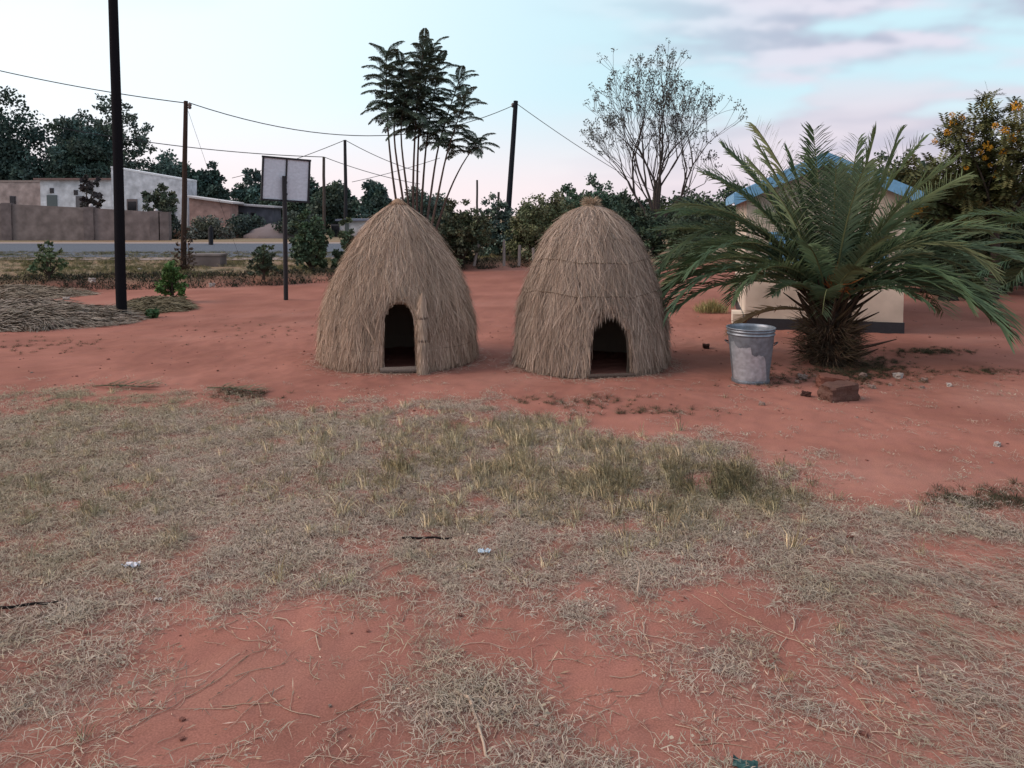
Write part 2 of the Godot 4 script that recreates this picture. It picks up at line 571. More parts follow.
func buildings() -> void:
	var y := VERGE
	# boundary wall along the far side of the road: panels between piers
	var zw := gp(60, 240.5, y).z - 0.3
	var t := thing("boundary_wall", Vector3(0, y, zw), "long plastered grey-pink wall along the far side of the road", "wall")
	var tops := [[-120, 198], [-30, 202], [8, 204], [90, 208], [156, 212], [165, 213]]
	for i in tops.size() - 1:
		var a := at(tops[i][0], tops[i][1], -zw); var b := at(tops[i + 1][0], tops[i + 1][1], -zw)
		var mb := MB.new()
		wall_box(mb, Vector3(a.x, 0, 0), Vector3(b.x - 0.01, 0, 0), 0.0, a.y - y, b.y - y, 0.2, vary(Color(0.245, 0.205, 0.195), 0.04))
		obj("panel", mb.done(), M.plaster, t)
		mb = MB.new()
		var top := b.y - y + 0.06
		mb.box(Vector3(b.x, top / 2, 0.02), Vector3(0.55, top, 0.34), Color(0.20, 0.17, 0.165))
		obj("pier", mb.done(), M.plaster, t)
	for q in [[91, 206], [156, 211]]:
		var p := at(q[0], q[1], -zw)
		var mb := MB.new()
		mb.lathe(Vector3(p.x, p.y - y + 0.0, 0), [[0.02, -0.12], [0.09, -0.06], [0.11, 0.02], [0.08, 0.1], [0.01, 0.13]], 10, Color(0.7, 0.68, 0.68))
		obj("finial", mb.done(), M.plaster, t)
	var dk := Color(0.06, 0.06, 0.07)
	shed("outbuilding", "low cream block building with a rough flat wall top behind the road wall", "building", -60, 40, 182, 182, 56, 8, Color(0.44, 0.37, 0.35), Color(0.30, 0.25, 0.23), [[10, 196, 16, 206, dk, "window"]], 0.05)
	shed("shop_building", "white building with a rusty roof edge and small dark windows", "building", 40, 111, 180, 180, 54, 8, Color(0.70, 0.75, 0.80), Color(0.20, 0.13, 0.12), [[50, 188, 54, 193, dk, "window"], [74, 190, 78, 195, dk, "window"], [47, 195, 58, 226, Color(0.10, 0.13, 0.14), "door"], [76, 196, 84, 226, Color(0.12, 0.12, 0.13), "door"]], 0.3)
	shed("parapet_building", "pale blue-white building with a tall sloping parapet", "building", 111, 187, 168, 181, 52, 1.6, Color(0.68, 0.73, 0.79), Color(0.70, 0.74, 0.78), [[127, 199, 138, 224, Color(0.16, 0.13, 0.13), "window"], [164, 208, 176, 240, Color(0.24, 0.26, 0.30), "door"]], 0.02)
	shed("brick_shed", "pinkish brick shed with a thin white roof edge", "shed", 189, 230, 197, 204, 50, 1.5, Color(0.43, 0.30, 0.27), Color(0.55, 0.53, 0.53), [], 0.3)
	shed("iron_shed", "dark blue-grey iron shed with a pale roof edge", "shed", 235.5, 272, 205, 208, 52, 2.0, Color(0.11, 0.125, 0.15), Color(0.42, 0.42, 0.44), [[240, 212, 244, 220, dk, "window"], [251, 212, 256, 222, dk, "window"]], 0.25)
	shed("white_house", "small white house with a dark doorway and blue-grey roof beyond the hedge", "house", 339, 374, 221, 221, 48, 6, Color(0.60, 0.60, 0.62), Color(0.16, 0.18, 0.24), [[331, 224, 340, 243, dk, "window"], [345, 222, 349, 240, Color(0.10, 0.12, 0.12), "door"]], 0.2)
	# mounds beside the road
	for m in [[236, 237, 3.2, 0.7, Color(0.30, 0.19, 0.16), "low mound of red earth beyond the road", "earth_mound"], [276, 238, 2.2, 0.8, Color(0.22, 0.19, 0.19), "grey rubble mound beyond the road by the iron shed", "rubble_mound"]]:
		var mb := MB.new()
		var rows := []
		for i in 7:
			var a := PI / 2 * i / 6.0
			rows.push_back([cos(a) * m[2], sin(a) * m[3] - 0.05])
		mb.lathe(Vector3.ZERO, rows, 20, m[4])
		for i in mb.v.size():
			var p := mb.v[i]
			mb.v[i] = p * (1.0 + 0.3 * nz.get_noise_3d(p.x * 30, p.y * 60, p.z * 30))
		var o := obj(m[6], mb.done(), M.soil)
		o.position = gp(m[0], m[1], y) + Vector3(0, 0, -1)
		o.position.y = y
		tag(o, m[5], "mound")
	# short black post beyond the road and concrete block on the verge
	var mb2 := MB.new()
	mb2.tube([Vector3.ZERO, Vector3(0, 0.75, 0), Vector3(0.02, 0.9, 0)], [0.11, 0.12, 0.04], 8, Color(0.015, 0.015, 0.018))
	var post := obj("marker_post", mb2.done(), M.paint)
	post.position = gp(211, 245.5, y) ; post.position.y = y + 0.02
	tag(post, "short black post on the far edge of the road", "post")
	mb2 = MB.new()
	mb2.box(Vector3(0, 0.14, 0), Vector3(0.95, 0.32, 0.5), Color(0.21, 0.18, 0.17))
	mb2.box(Vector3(0, 0.31, 0), Vector3(1.0, 0.05, 0.55), Color(0.23, 0.2, 0.19))
	var cb := obj("concrete_block", mb2.done(), M.plaster)
	cb.position = gp(206, 266, y); cb.position.y = y
	tag(cb, "grey concrete block on the verge beside the wooden pole", "block")

# ---------------------------------------------------------------- plants
func foliage(mb: MB, ctr: Vector3, r: Vector3, clumps: int, per: int, spread: float, l: float, w: float, col: Color, shell := 0.55, flat := 0.0) -> void:
	for i in clumps:
		var d := rdir()
		var k := pow(rng.randf(), 0.45)
		k = lerpf(k, 1.0, shell * rng.randf())
		var bump := 1.0 + 0.55 * nz.get_noise_3d(ctr.x * 20 + d.x * 50, d.y * 50 + ctr.z * 20, d.z * 50)
		var cc := ctr + Vector3(d.x * r.x, d.y * r.y, d.z * r.z) * k * bump
		var ccol := vary(col, 0.36, 0.1)
		for j in per:
			var o := rdir() * spread * pow(rng.randf(), 0.5)
			o.y *= 0.8
			var ld := (rdir() + Vector3(0, -0.15, 0) + d * 0.6).normalized()
			if flat > 0.0:
				ld.y *= 1.0 - flat
				ld = ld.normalized()
			var sd := ld.cross(rdir()).normalized()
			mb.leaf(cc + o, ld, sd, l * rr(0.7, 1.3), w * rr(0.7, 1.3), vary(ccol, 0.2, 0.05))

func limb(mb: MB, a: Vector3, b: Vector3, r0: float, r1: float, bend: float, col: Color, sides := 6) -> PackedVector3Array:
	var pts := PackedVector3Array()
	var rad := PackedFloat32Array()
	var off := rdir() * bend
	off.y *= 0.3
	for i in 6:
		var t := i / 5.0
		pts.push_back(a.lerp(b, t) + off * sin(t * PI))
		rad.push_back(lerpf(r0, r1, t))
	mb.tube(pts, rad, sides, col, false)
	return pts

# a tree given by its foot, the pixel top and half width at its depth
func leafy_tree(called: String, label: String, cat: String, px: float, top: float, half_px: float, depth: float, foot_y: float, crown_from: float, col: Color, clumps: int, per: int, leaf: float, group := "", wide := 0.32, lobes := 5, shell := 0.55, m := "far_leaf") -> Node3D:
	var tp := at(px, top, depth)
	var s := depth / FOCAL
	var t := thing(called, Vector3(tp.x, foot_y, tp.z), label, cat, group)
	var hgt := tp.y - foot_y
	var hw := half_px * s
	var mb := MB.new()
	var bark := Color(0.10, 0.08, 0.065)
	var fork := hgt * crown_from
	var pts: PackedVector3Array = [Vector3(0, -0.1, 0), Vector3(hw * 0.03, fork * 0.5, 0), Vector3(0, fork + hgt * 0.12, 0)]
	var tr := clampf(hgt * 0.035, 0.03, 0.4)
	mb.tube(pts, [tr * 1.3, tr, tr * 0.75], 8, bark, false)
	obj("trunk", mb.done(), M.bark, t)
	var lm := MB.new()
	var cm := MB.new()
	var low := crown_from < 0.13
	var total := lobes * (2 if low else 1)
	for i in total:
		var a := TAU * (i + rr(-0.3, 0.3)) / lobes
		var lr := hw * rr(0.42, 0.6)
		var ry := minf((hgt - fork) * (0.30 if low else 0.36), lr * 1.3)
		var k := fmod(i * 0.618 + rr(0, 0.15), 1.0)
		var cc := Vector3(cos(a) * (hw - lr), lerpf(fork + ry * (0.3 if low else 0.7), hgt - ry * 1.15, k), sin(a) * (hw - lr))
		if low and k > 0.6:
			cc.x *= 0.72; cc.z *= 0.72
		if i == 0:
			cc = Vector3(hw * rr(-0.15, 0.15), hgt - ry * 1.0, 0)
		limb(lm, Vector3(0, fork * 0.9, 0), cc, tr * 0.6, tr * 0.12, hw * 0.1, bark)
		foliage(cm, cc, Vector3(lr, ry, lr), int(ceil(clumps / float(total))), per, lr * wide, leaf, leaf * 0.4, vary(col, 0.12, 0.05), shell)
	obj("limbs", lm.done(), M.bark, t)
	obj("crown", cm.done(), M[m], t)
	return t

func far_trees() -> void:
	var y := VERGE
	var g := "trees behind the buildings across the road"
	var dark := Color(0.065, 0.102, 0.087)
	leafy_tree("dense_tree", "broad dark tree rising behind the low cream block building", "tree", 0, 98, 56, 66, y, 0.12, dark, 208, 138, 0.281, g, 0.44, 7)
	leafy_tree("dense_tree", "dark dense tree behind the white building with rusty roof edge", "tree", 80, 120, 38, 64, y, 0.12, dark, 176, 138, 0.267, g, 0.44, 6)
	leafy_tree("airy_tree", "tall loose-crowned tree with sky showing through behind the parapet building", "tree", 110, 100, 52, 76, y, 0.3, Color(0.093, 0.124, 0.105), 240, 50, 0.281, g, 0.2, 8, 0.75)
	leafy_tree("dense_tree", "rounded dark tree behind the sloping parapet", "tree", 176, 154, 38, 68, y, 0.1, dark, 144, 114, 0.267, g, 0.44, 5)
	leafy_tree("dense_tree", "low dark tree over the brick shed roof", "tree", 206, 164, 26, 68, y, 0.1, dark, 112, 114, 0.267, g, 0.44, 5)
	leafy_tree("dense_tree", "dark round tree behind the iron shed", "tree", 254, 170, 22, 66, y, 0.1, dark, 128, 114, 0.253, g, 0.44, 5)
	leafy_tree("dense_tree", "broad dark tree behind the board on its post", "tree", 296, 178, 34, 62, y, 0.1, Color(0.074, 0.112, 0.090), 144, 114, 0.240, g, 0.44, 6)
	leafy_tree("dense_tree", "grey-green tree between the two thin far poles", "tree", 338, 181, 28, 60, y, 0.1, Color(0.085, 0.121, 0.096), 128, 105, 0.240, g, 0.44, 5)
	leafy_tree("dense_tree", "dark tree beyond the hut with the grass bundle doorpost", "tree", 378, 182, 22, 58, y, 0.1, dark, 112, 105, 0.227, g, 0.44, 5)
	leafy_tree("dense_tree", "low hazy tree far behind the feathery tree", "tree", 425, 193, 34, 62, y, 0.1, Color(0.093, 0.124, 0.105), 112, 92, 0.240, g, 0.44, 5)
	var gb := "far trees closing the view behind the bare tree and the house"
	var far := [[575, 196, 40, 44, "low far tree behind the round tree and the double-banded hut"], [632, 192, 40, 46, "far tree low behind the bare branching tree"], [690, 190, 42, 43, "far tree between the bare tree and the palm fronds"], [745, 186, 42, 45, "far tree beyond the small house eave"], [815, 184, 48, 42, "far tree hidden mostly behind the blue gable"], [890, 178, 50, 40, "far tree beyond the dense growth next to the house"], [985, 170, 60, 40, "far broad tree beyond the flowering tree"]]
	for q in far:
		leafy_tree("dense_tree", q[4], "tree", q[0], q[1], q[2], q[3], y, 0.03, Color(0.06, 0.085, 0.062), 120, 60, 0.2, gb, 0.4, 6)
	# shrubs in front of those buildings
	leafy_tree("yard_tree", "small bare-limbed dark tree standing behind the road wall", "tree", 90, 176, 13, 46, y, 0.3, Color(0.078, 0.070, 0.070), 47, 41, 0.160, "", 0.32, 5, 0.6)
	leafy_tree("creeper_tree", "small leafy tree leaning over the end of the road wall", "tree", 162, 184, 18, 45, y, 0.25, Color(0.093, 0.116, 0.085), 71, 46, 0.174, "", 0.32, 6, 0.6)
	var gs := "scrub on the far side of the road"
	leafy_tree("scrub_bush", "grey-green scrub below the brick shed", "bush", 205, 220, 22, 44, y, 0.0, Color(0.132, 0.139, 0.116), 79, 69, 0.147, gs, 0.5, 5)
	leafy_tree("scrub_bush", "dark scrub at the end of the road wall", "bush", 176, 222, 10, 44, y, 0.0, Color(0.078, 0.093, 0.081), 64, 69, 0.133, gs, 0.5, 4)
	leafy_tree("scrub_bush", "dark hedge-like scrub below the iron shed", "bush", 250, 216, 24, 47, y, 0.0, Color(0.070, 0.093, 0.078), 96, 69, 0.147, gs, 0.5, 5)
	leafy_tree("scrub_bush", "dark scrub behind the board post beside the rubble mound", "bush", 300, 212, 24, 46, y, 0.0, Color(0.078, 0.105, 0.085), 96, 69, 0.147, gs, 0.5, 5)

func hedge_plants() -> void:
	var y := VERGE
	var g := "shrubs along the bank at the edge of the yard"
	# young shrubs near the bank
	leafy_tree("sapling_bush", "thin upright green sapling on the verge behind the hay heap", "bush", 48, 241, 17, 16.5, y, 0.12, Color(0.10, 0.14, 0.075), 32, 27, 0.061, g, 0.28, 5, 0.6, "leaf")
	leafy_tree("green_bush", "bright green bushy shrub in front of the wooden pole", "bush", 172, 257, 15, 14.0, 0.0, 0.08, Color(0.085, 0.15, 0.05), 57, 44, 0.050, g, 0.4, 5, 0.5, "leaf")
	leafy_tree("grey_bush", "small grey-green bush on the bank left of the board post", "bush", 263, 243, 14, 17.5, y, 0.1, Color(0.075, 0.10, 0.065), 42, 37, 0.065, g, 0.35, 5, 0.5, "leaf")
	leafy_tree("leafy_bush", "tall dark green shrub between the board post and the hut", "bush", 311, 213, 22, 19.0, y, 0.05, Color(0.078, 0.116, 0.070), 112, 57, 0.079, g, 0.35, 6, 0.5, "leaf")
	leafy_tree("leafy_bush", "green shrub close against the side of the hut with doorpost", "bush", 346, 222, 15, 19.5, y, 0.05, Color(0.101, 0.139, 0.085), 62, 47, 0.079, g, 0.35, 5, 0.5, "leaf")
	leafy_tree("leafy_bush", "dark wide shrub growing between the two huts behind the bare stems", "bush", 461, 200, 30, 22.5, y, 0.03, Color(0.096, 0.116, 0.073), 150, 57, 0.086, g, 0.33, 7, 0.5, "leaf")
	leafy_tree("leafy_bush", "low dark shrub at the foot of the feathery tree", "bush", 424, 212, 26, 22.0, y, 0.03, Color(0.078, 0.101, 0.070), 100, 51, 0.086, g, 0.33, 6, 0.5, "leaf")
	leafy_tree("leafy_bush", "blue-green leafy shrub in front of the leaning pole", "bush", 497, 199, 26, 26.0, y, 0.03, Color(0.093, 0.132, 0.109), 112, 57, 0.094, g, 0.33, 6, 0.5, "leaf")
	leafy_tree("leafy_bush", "olive green broad shrub beside the double-banded hut", "bush", 540, 189, 38, 24.5, y, 0.02, Color(0.124, 0.147, 0.081), 212, 57, 0.086, g, 0.33, 8, 0.5, "leaf")
	leafy_tree("round_tree", "dark rounded tree behind the top of the double-banded hut", "tree", 592, 180, 34, 30.0, y, 0.15, Color(0.078, 0.124, 0.085), 137, 61, 0.108, "", 0.33, 6, 0.5, "leaf")
	leafy_tree("leafy_bush", "dark shrub at the foot of the bare branching tree", "bush", 640, 206, 30, 26.0, y, 0.03, Color(0.070, 0.101, 0.070), 125, 57, 0.094, g, 0.33, 6, 0.5, "leaf")
	leafy_tree("leafy_bush", "dark shrub behind the left fronds of the tall palm", "bush", 694, 210, 34, 25.0, y, 0.03, Color(0.070, 0.096, 0.065), 137, 57, 0.094, g, 0.33, 6, 0.5, "leaf")
	leafy_tree("leafy_bush", "dark shrub just behind the small house wall corner", "bush", 752, 205, 30, 24.0, y, 0.03, Color(0.070, 0.096, 0.065), 112, 57, 0.094, g, 0.33, 6, 0.5, "leaf")
	# low dark weeds on the bank face
	var mb := MB.new()
	for i in 4200:
		var x := rr(-13.0, 6.0)
		var z := bank_z(x) + rr(-0.7, 0.25)
		var p := Vector3(x, ground_y(x, z), z)
		var dry := rng.randf() < 0.4
		for j in 7:
			var d := (rdir() * 0.8 + Vector3(0, 0.9, 0)).normalized()
			var col := vary(Color(0.10, 0.08, 0.06) if dry else Color(0.035, 0.042, 0.03), 0.4, 0.08)
			mb.leaf(p + rdir() * 0.06, d, d.cross(rdir()).normalized(), rr(0.03, 0.11), rr(0.005, 0.014), col)
	tag(obj("bank_litter", mb.done(), M.far_leaf), "dark weeds and dead leaves along the bank at the yard edge", "weeds", "", "stuff")
	# fence posts seen behind the shrubs between the huts
	var gp_ := "pale fence posts behind the shrubs between the huts"
	for q in [[474, 244, 0.14, "pale fence post leaning to one side beside the dark wide shrub"], [504, 240, 0.0, "tallest pale fence post, upright below the leaning pole"], [519, 245, 0.02, "pale fence post between the tallest post and the olive shrub"], [534, 248, -0.03, "shortest pale fence post in front of the olive shrub"], [549, 244, 0.03, "pale fence post half hidden by the double-banded hut"]]:
		mb = MB.new()
		var foot := gp(q[0], 262.5, y) ; foot.y = y
		var h := at(q[0], q[1], -foot.z).y - y
		mb.tube([Vector3(0, -0.1, 0), Vector3(q[2] * 0.5, h * 0.5, 0), Vector3(q[2], h, 0)], [0.045, 0.043, 0.04], 7, Color(0.38, 0.35, 0.33))
		var o := obj("fence_post", mb.done(), M.bark)
		o.position = foot
		tag(o, q[3], "post", gp_)

# ---------------------------------------------------------------- poles, board and wires
func pole(called: String, label: String, foot: Vector3, top: Vector3, r0: float, r1: float, col: Color) -> Node3D:
	var t := thing(called, foot, label, "pole")
	var mb := MB.new()
	var d := top - foot
	var pts := PackedVector3Array()
	var rad := PackedFloat32Array()
	for i in 9:
		var k := i / 8.0
		pts.push_back(d * k + Vector3(nz.get_noise_2d(foot.x * 30, k * 60), 0, 0) * r0 * 0.35 + Vector3(0, -0.05 if i == 0 else 0.0, 0))
		rad.push_back(lerpf(r0, r1, k))
	mb.tube(pts, rad, 12, col)
	obj("shaft", mb.done(), M.bark, t)
	return t

func wire(label: String, a: Vector3, b: Vector3, sag: float, r: float, group := "") -> void:
	var mb := MB.new()
	var pts := PackedVector3Array()
	var rad := PackedFloat32Array()
	for i in 25:
		var k := i / 24.0
		pts.push_back(a.lerp(b, k) - a - Vector3(0, sag * 4 * k * (1 - k), 0))
		rad.push_back(r)
	mb.tube(pts, rad, 5, Color(0.03, 0.03, 0.035))
	var o := obj("overhead_wire", mb.done(), M.wire)
	o.position = a
	tag(o, label, "wire", group)

func insulator(t: Node3D, p: Vector3) -> void:
	var mb := MB.new()
	mb.lathe(p, [[0.02, -0.08], [0.05, -0.05], [0.035, -0.02], [0.055, 0.02], [0.03, 0.07], [0.005, 0.09]], 8, Color(0.16, 0.13, 0.12))
	obj("insulator", mb.done(), M.paint, t)

func poles_and_wires() -> void:
	var y := VERGE
	var black := Color(0.020, 0.021, 0.026)
	var f := on_ground(122.5, 319)
	pole("black_pole", "thick black tarred pole standing by the hay heaps", f, at(115.5, 0, -f.z) + Vector3(-0.035, 1.6, 0), 0.078, 0.064, black)
	var mb := MB.new()
	# wooden telephone pole
	var f1 := gp(183.5, 271, y)
	var t1 := at(186, 101, -f1.z + 0.1)
	var p1 := pole("wooden_pole", "slender brown wooden pole by the verge carrying the overhead wire", f1, t1, 0.072, 0.05, Color(0.085, 0.060, 0.050))
	insulator(p1, t1 - f1 + Vector3(0.09, -0.12, 0))
	# creeper at its foot
	mb = MB.new()
	for i in 160:
		var k := rng.randf()
		var d := (rdir() + Vector3(0, 0.4, 0)).normalized()
		mb.leaf(Vector3(rr(-0.18, 0.3), 0.05 + k * k * 1.0, rr(-0.1, 0.2)), d, d.cross(rdir()).normalized(), rr(0.08, 0.16), 0.035, vary(Color(0.085, 0.06, 0.045), 0.3, 0.05))
	obj("dry_creeper", mb.done(), M.leaf, p1)
	# leaning pole between the huts
	var t2 := at(515.5, 101, 27.0)
	var f2 := at(505.5, 262, 26.6); f2.y = y
	var p2 := pole("leaning_pole", "dark leaning pole rising behind the hedge between the huts", f2, t2, 0.105, 0.08, Color(0.035, 0.038, 0.045))
	insulator(p2, t2 - f2 + Vector3(-0.1, -0.15, 0))
	var t3 := at(345, 140, 52); var f3 := at(346, 240, 52); f3.y = y
	pole("far_pole", "thin dark pole across the road by the white house", f3, t3, 0.14, 0.10, Color(0.055, 0.055, 0.06))
	var t4 := at(324, 157, 56); var f4 := at(324, 240, 56); f4.y = y
	pole("far_pole", "thin pale brown pole across the road beside the board", f4, t4, 0.13, 0.10, Color(0.13, 0.11, 0.10))
	var t5 := at(498.5, 192, 60); var f5 := at(498.5, 235, 60); f5.y = y
	pole("far_pole", "very small far pole beyond the hedge next to the leaning pole", f5, t5, 0.11, 0.09, Color(0.10, 0.09, 0.09))
	var t6 := at(477, 180, 40); var f6 := at(477.5, 238, 40); f6.y = y
	pole("far_pole", "thin dark pole under the drooping feathery crown", f6, t6, 0.06, 0.05, Color(0.06, 0.055, 0.055))
	# wires
	wire("overhead wire running from the wooden pole out over the road wall", at(-140, 34, 19.0), t1 + Vector3(0, -0.05, 0), 0.18, 0.0125)
	wire("sagging overhead wire strung from the wooden pole to the leaning pole", t1 + Vector3(0.09, -0.05, 0), t2 + Vector3(0, -0.12, 0), 0.95, 0.0125)
	wire("overhead wire dropping from the leaning pole towards the bare tree", t2 + Vector3(0.05, -0.1, 0), at(700, 212, 44), 0.35, 0.0125)
	wire("lower overhead wire crossing behind the wooden pole to the far pale pole", at(60, 128, 50), t4, 0.35, 0.03)
	wire("thin wire sloping down left from the far dark pole", t3, at(232, 178, 66), 0.2, 0.025)
	wire("thin wire sloping down right from the far dark pole", t3, at(420, 172, 60), 0.2, 0.025)
	wire("thin wire sloping down from the far pale pole behind the feathery stems", t4, at(420, 184, 60), 0.2, 0.025)
	wire("thin wire rising to the feathery crown behind the bare stems", at(352, 182, 60), at(440, 158, 60), 0.1, 0.022)
	var foot := at(240, 258, 24.5); foot.y = y
	wire("thin stay wire slanting down from the wooden pole to the verge", t1 + Vector3(0.05, -0.25, 0), foot, 0.05, 0.004)
	# board on a post
	var fb := on_ground(286, 300)
	var t := thing("board_post", fb, "white two-panel board with dark frame on a black steel post", "backboard")
	mb = MB.new()
	var dz := -fb.z
	var top := at(286, 176, dz).y - fb.y
	mb.tube([Vector3(0, -0.1, 0), Vector3(0, top, 0)], [0.042, 0.042], 10, Color(0.018, 0.018, 0.022))
	obj("post", mb.done(), M.paint, t)
	var bc := at(284.5, 179.5, dz) - fb + Vector3(0, 0, -0.085)
	var bs := Basis(Vector3.UP, deg_to_rad(30)) * Basis(Vector3.BACK, deg_to_rad(-3.0))
	var W := 0.87
	var Hh := 0.80
	for s in [-1, 1]:
		mb = MB.new()
		mb.box(bc + bs * Vector3(s * W * 0.25, 0, 0), Vector3(W * 0.5 - 0.012, Hh, 0.02), Color(0.66, 0.72, 0.79), bs)
		obj("panel", mb.done(), M.paint, t)
	for e in [[0, Hh / 2, W + 0.05, 0.035], [0, -Hh / 2, W + 0.05, 0.035], [-W / 2, 0, 0.035, Hh - 0.035], [W / 2, 0, 0.035, Hh - 0.035], [0, 0, 0.03, Hh - 0.035]]:
		mb = MB.new()
		mb.box(bc + bs * Vector3(e[0], e[1], 0.012), Vector3(e[2], e[3], 0.035), Color(0.02, 0.02, 0.025), bs)
		obj("frame_bar", mb.done(), M.paint, t)
	for s in [0.12, 0.34]:
		mb = MB.new()
		mb.box(Vector3(0, top - s, -0.04), Vector3(0.06, 0.04, 0.12), Color(0.02, 0.02, 0.025))
		obj("bracket", mb.done(), M.paint, t)

# ---------------------------------------------------------------- feathery multi-stem tree behind the first hut
func feather_leaf(sd: int) -> ArrayMesh:
	# bipinnate leaf along +x, drooping; feathery side pinnae with tiny leaflets
	var mb := MB.new()
	var L := 0.62
	var prev := Vector3.ZERO
	var col := Color(0.095, 0.135, 0.10)
	rng.seed = sd
	var n := 26
	var pts := PackedVector3Array()
	var rad := PackedFloat32Array()
	for i in n + 1:
		var t := i / float(n)
		pts.push_back(Vector3(L * (t - 0.08 * t * t), 0.10 * sin(t * 2.2) - 0.15 * t * t, 0))
		rad.push_back(lerpf(0.007, 0.003, t))
	mb.tube(pts, rad, 4, Color(0.06, 0.065, 0.05), false)
	for i in range(3, n + 1):
		var t := i / float(n)
		var p := pts[i]
		var tg := (pts[i] - pts[i - 1]).normalized()
		var l := 0.115 * sin(PI * clampf(0.16 + t * 0.78, 0, 1)) + 0.015
		for s in [-1.0, 1.0]:
			var d := (tg * 0.55 + Vector3(0, rr(-0.3, 0.12), s)).normalized()
			var steps := 5
			for j in steps:
				var u := (j + 0.5) / steps
				var q := p + d * l * u + Vector3(0, -0.03 * u * u, 0)
				for e in [-1.0, 1.0]:
					var ld: Vector3 = (d * 0.6 + tg * e * 0.8 + Vector3(0, rr(-0.5, 0.3), 0)).normalized()
					mb.leaf(q, ld, ld.cross(Vector3(rr(-0.6, 0.6), 1, rr(-0.6, 0.6))).normalized(), 0.046, 0.0105, vary(col, 0.25, 0.05))
	return mb.done()

func feather_tree() -> void:
	var depth := 20.0
	var foot := at(418, 262, depth); foot.y = VERGE
	var t := thing("feathery_tree", foot, "tall many-stemmed tree with feathery dark fronds behind the hut", "tree")
	var lm := [feather_leaf(91), feather_leaf(92), feather_leaf(93)]
	rng.seed = 777
	# stem: pixel points from bottom to top (they meet near the foot), leaves above the given row
	var stems := [
		[[[408, 262], [396, 200], [388, 130], [386, 55]], 120, 36], [[[412, 262], [403, 200], [394, 130], [402, 62]], 118, 28],
		[[[414, 262], [408, 200], [401, 130], [410, 80]], 128, 22], [[[416, 262], [413, 200], [416, 120], [424, 46]], 132, 42],
		[[[418, 262], [417, 200], [420, 120], [432, 50]], 136, 36], [[[420, 262], [422, 200], [428, 130], [440, 62]], 140, 28],
		[[[422, 262], [430, 200], [440, 140], [460, 78]], 146, 30], [[[424, 262], [438, 195], [448, 150], [466, 96]], 148, 22],
		[[[426, 262], [446, 200], [462, 165], [478, 142]], 152, 14]]
	var si := 0
	for s in stems:
		var cv := Curve3D.new()
		cv.bake_interval = 0.1
		var zo := rr(-0.55, 0.55)
		var P := []
		for i in 4:
			var q: Array = s[0][i]
			P.push_back(at(q[0], q[1], depth + zo * (i / 3.0)) - foot)
		for i in 4:
			var tan := (P[mini(i + 1, 3)] - P[maxi(i - 1, 0)]) / 6.0 as Vector3
			cv.add_point(P[i], -tan, tan)
		var pts := PackedVector3Array()
		var rad := PackedFloat32Array()
		var len := cv.get_baked_length()
		for i in 15:
			pts.push_back(cv.sample_baked(len * i / 14.0))
			rad.push_back(lerpf(0.042, 0.012, i / 14.0))
		var mb := MB.new()
		mb.tube(pts, rad, 6, vary(Color(0.15, 0.115, 0.10), 0.2))
		obj("stem", mb.done(), M.bark, t)
		var y0: float = at(0, s[1], depth).y - foot.y
		var y1: float = P[3].y
		var cnt: int = s[2]
		for k in cnt:
			var u := (k + 0.5) / cnt
			var yy := lerpf(y0, y1, u)
			# point on stem at this height
			var base: Vector3 = pts[pts.size() - 1]
			for i in range(1, pts.size()):
				if pts[i].y >= yy:
					base = pts[i - 1].lerp(pts[i], (yy - pts[i - 1].y) / maxf(pts[i].y - pts[i - 1].y, 0.001))
					break
			var az := k * 2.4 + si * 1.1 + rr(-0.3, 0.3)
			var up := lerpf(-0.12, 0.6, u) + rr(-0.12, 0.12)
			if u > 0.9: up += 0.2
			var sc := lerpf(1.25, 0.92, u) * rr(0.85, 1.15)
			var o := obj("leaf", lm[k % 3], M.leaf, t)
			o.transform = Transform3D(Basis(Vector3.UP, az) * Basis(Vector3.BACK, up) * Basis.from_scale(Vector3.ONE * sc), base)
		si += 1

# ---------------------------------------------------------------- bare branching tree
func grow(bm: MB, lm: MB, p: Vector3, d: Vector3, len: float, r: float, lvl: int) -> void:
	var pts := PackedVector3Array()
	var rad := PackedFloat32Array()
	var q := p
	var dd := d
	var n := 4
	for i in n + 1:
		pts.push_back(q); rad.push_back(maxf(lerpf(r, r * 0.62, i / float(n)), 0.0065))
		dd = (dd + rdir() * 0.13 + Vector3(0, 0.05, 0)).normalized()
		q += dd * len / n
	bm.tube(pts, rad, 6 if lvl < 2 else 4 if lvl < 4 else 3, vary(Color(0.11, 0.095, 0.09), 0.15), false)
	var end: Vector3 = pts[n]
	if lvl >= 6:
		for i in 9:
			var ld := (rdir() + Vector3(0, 0.3, 0)).normalized()
			lm.leaf(end + rdir() * 0.08, ld, ld.cross(rdir()).normalized(), rr(0.06, 0.13), 0.022, vary(Color(0.10, 0.11, 0.10), 0.25, 0.05))
		return
	var kids := 3 if lvl in [1, 2, 4] else 2
	for i in kids:
		var ax := dd.cross(rdir()).normalized()
		var ang := rr(0.22, 0.62)
		var nd := dd.rotated(ax, ang)
		nd = (nd + Vector3(0, 0.12, 0)).normalized()
		var from: Vector3 = end if i < 2 else pts[2]
		grow(bm, lm, from, nd, len * rr(0.68, 0.9), r * (0.62 if i == 0 else 0.52), lvl + 1)

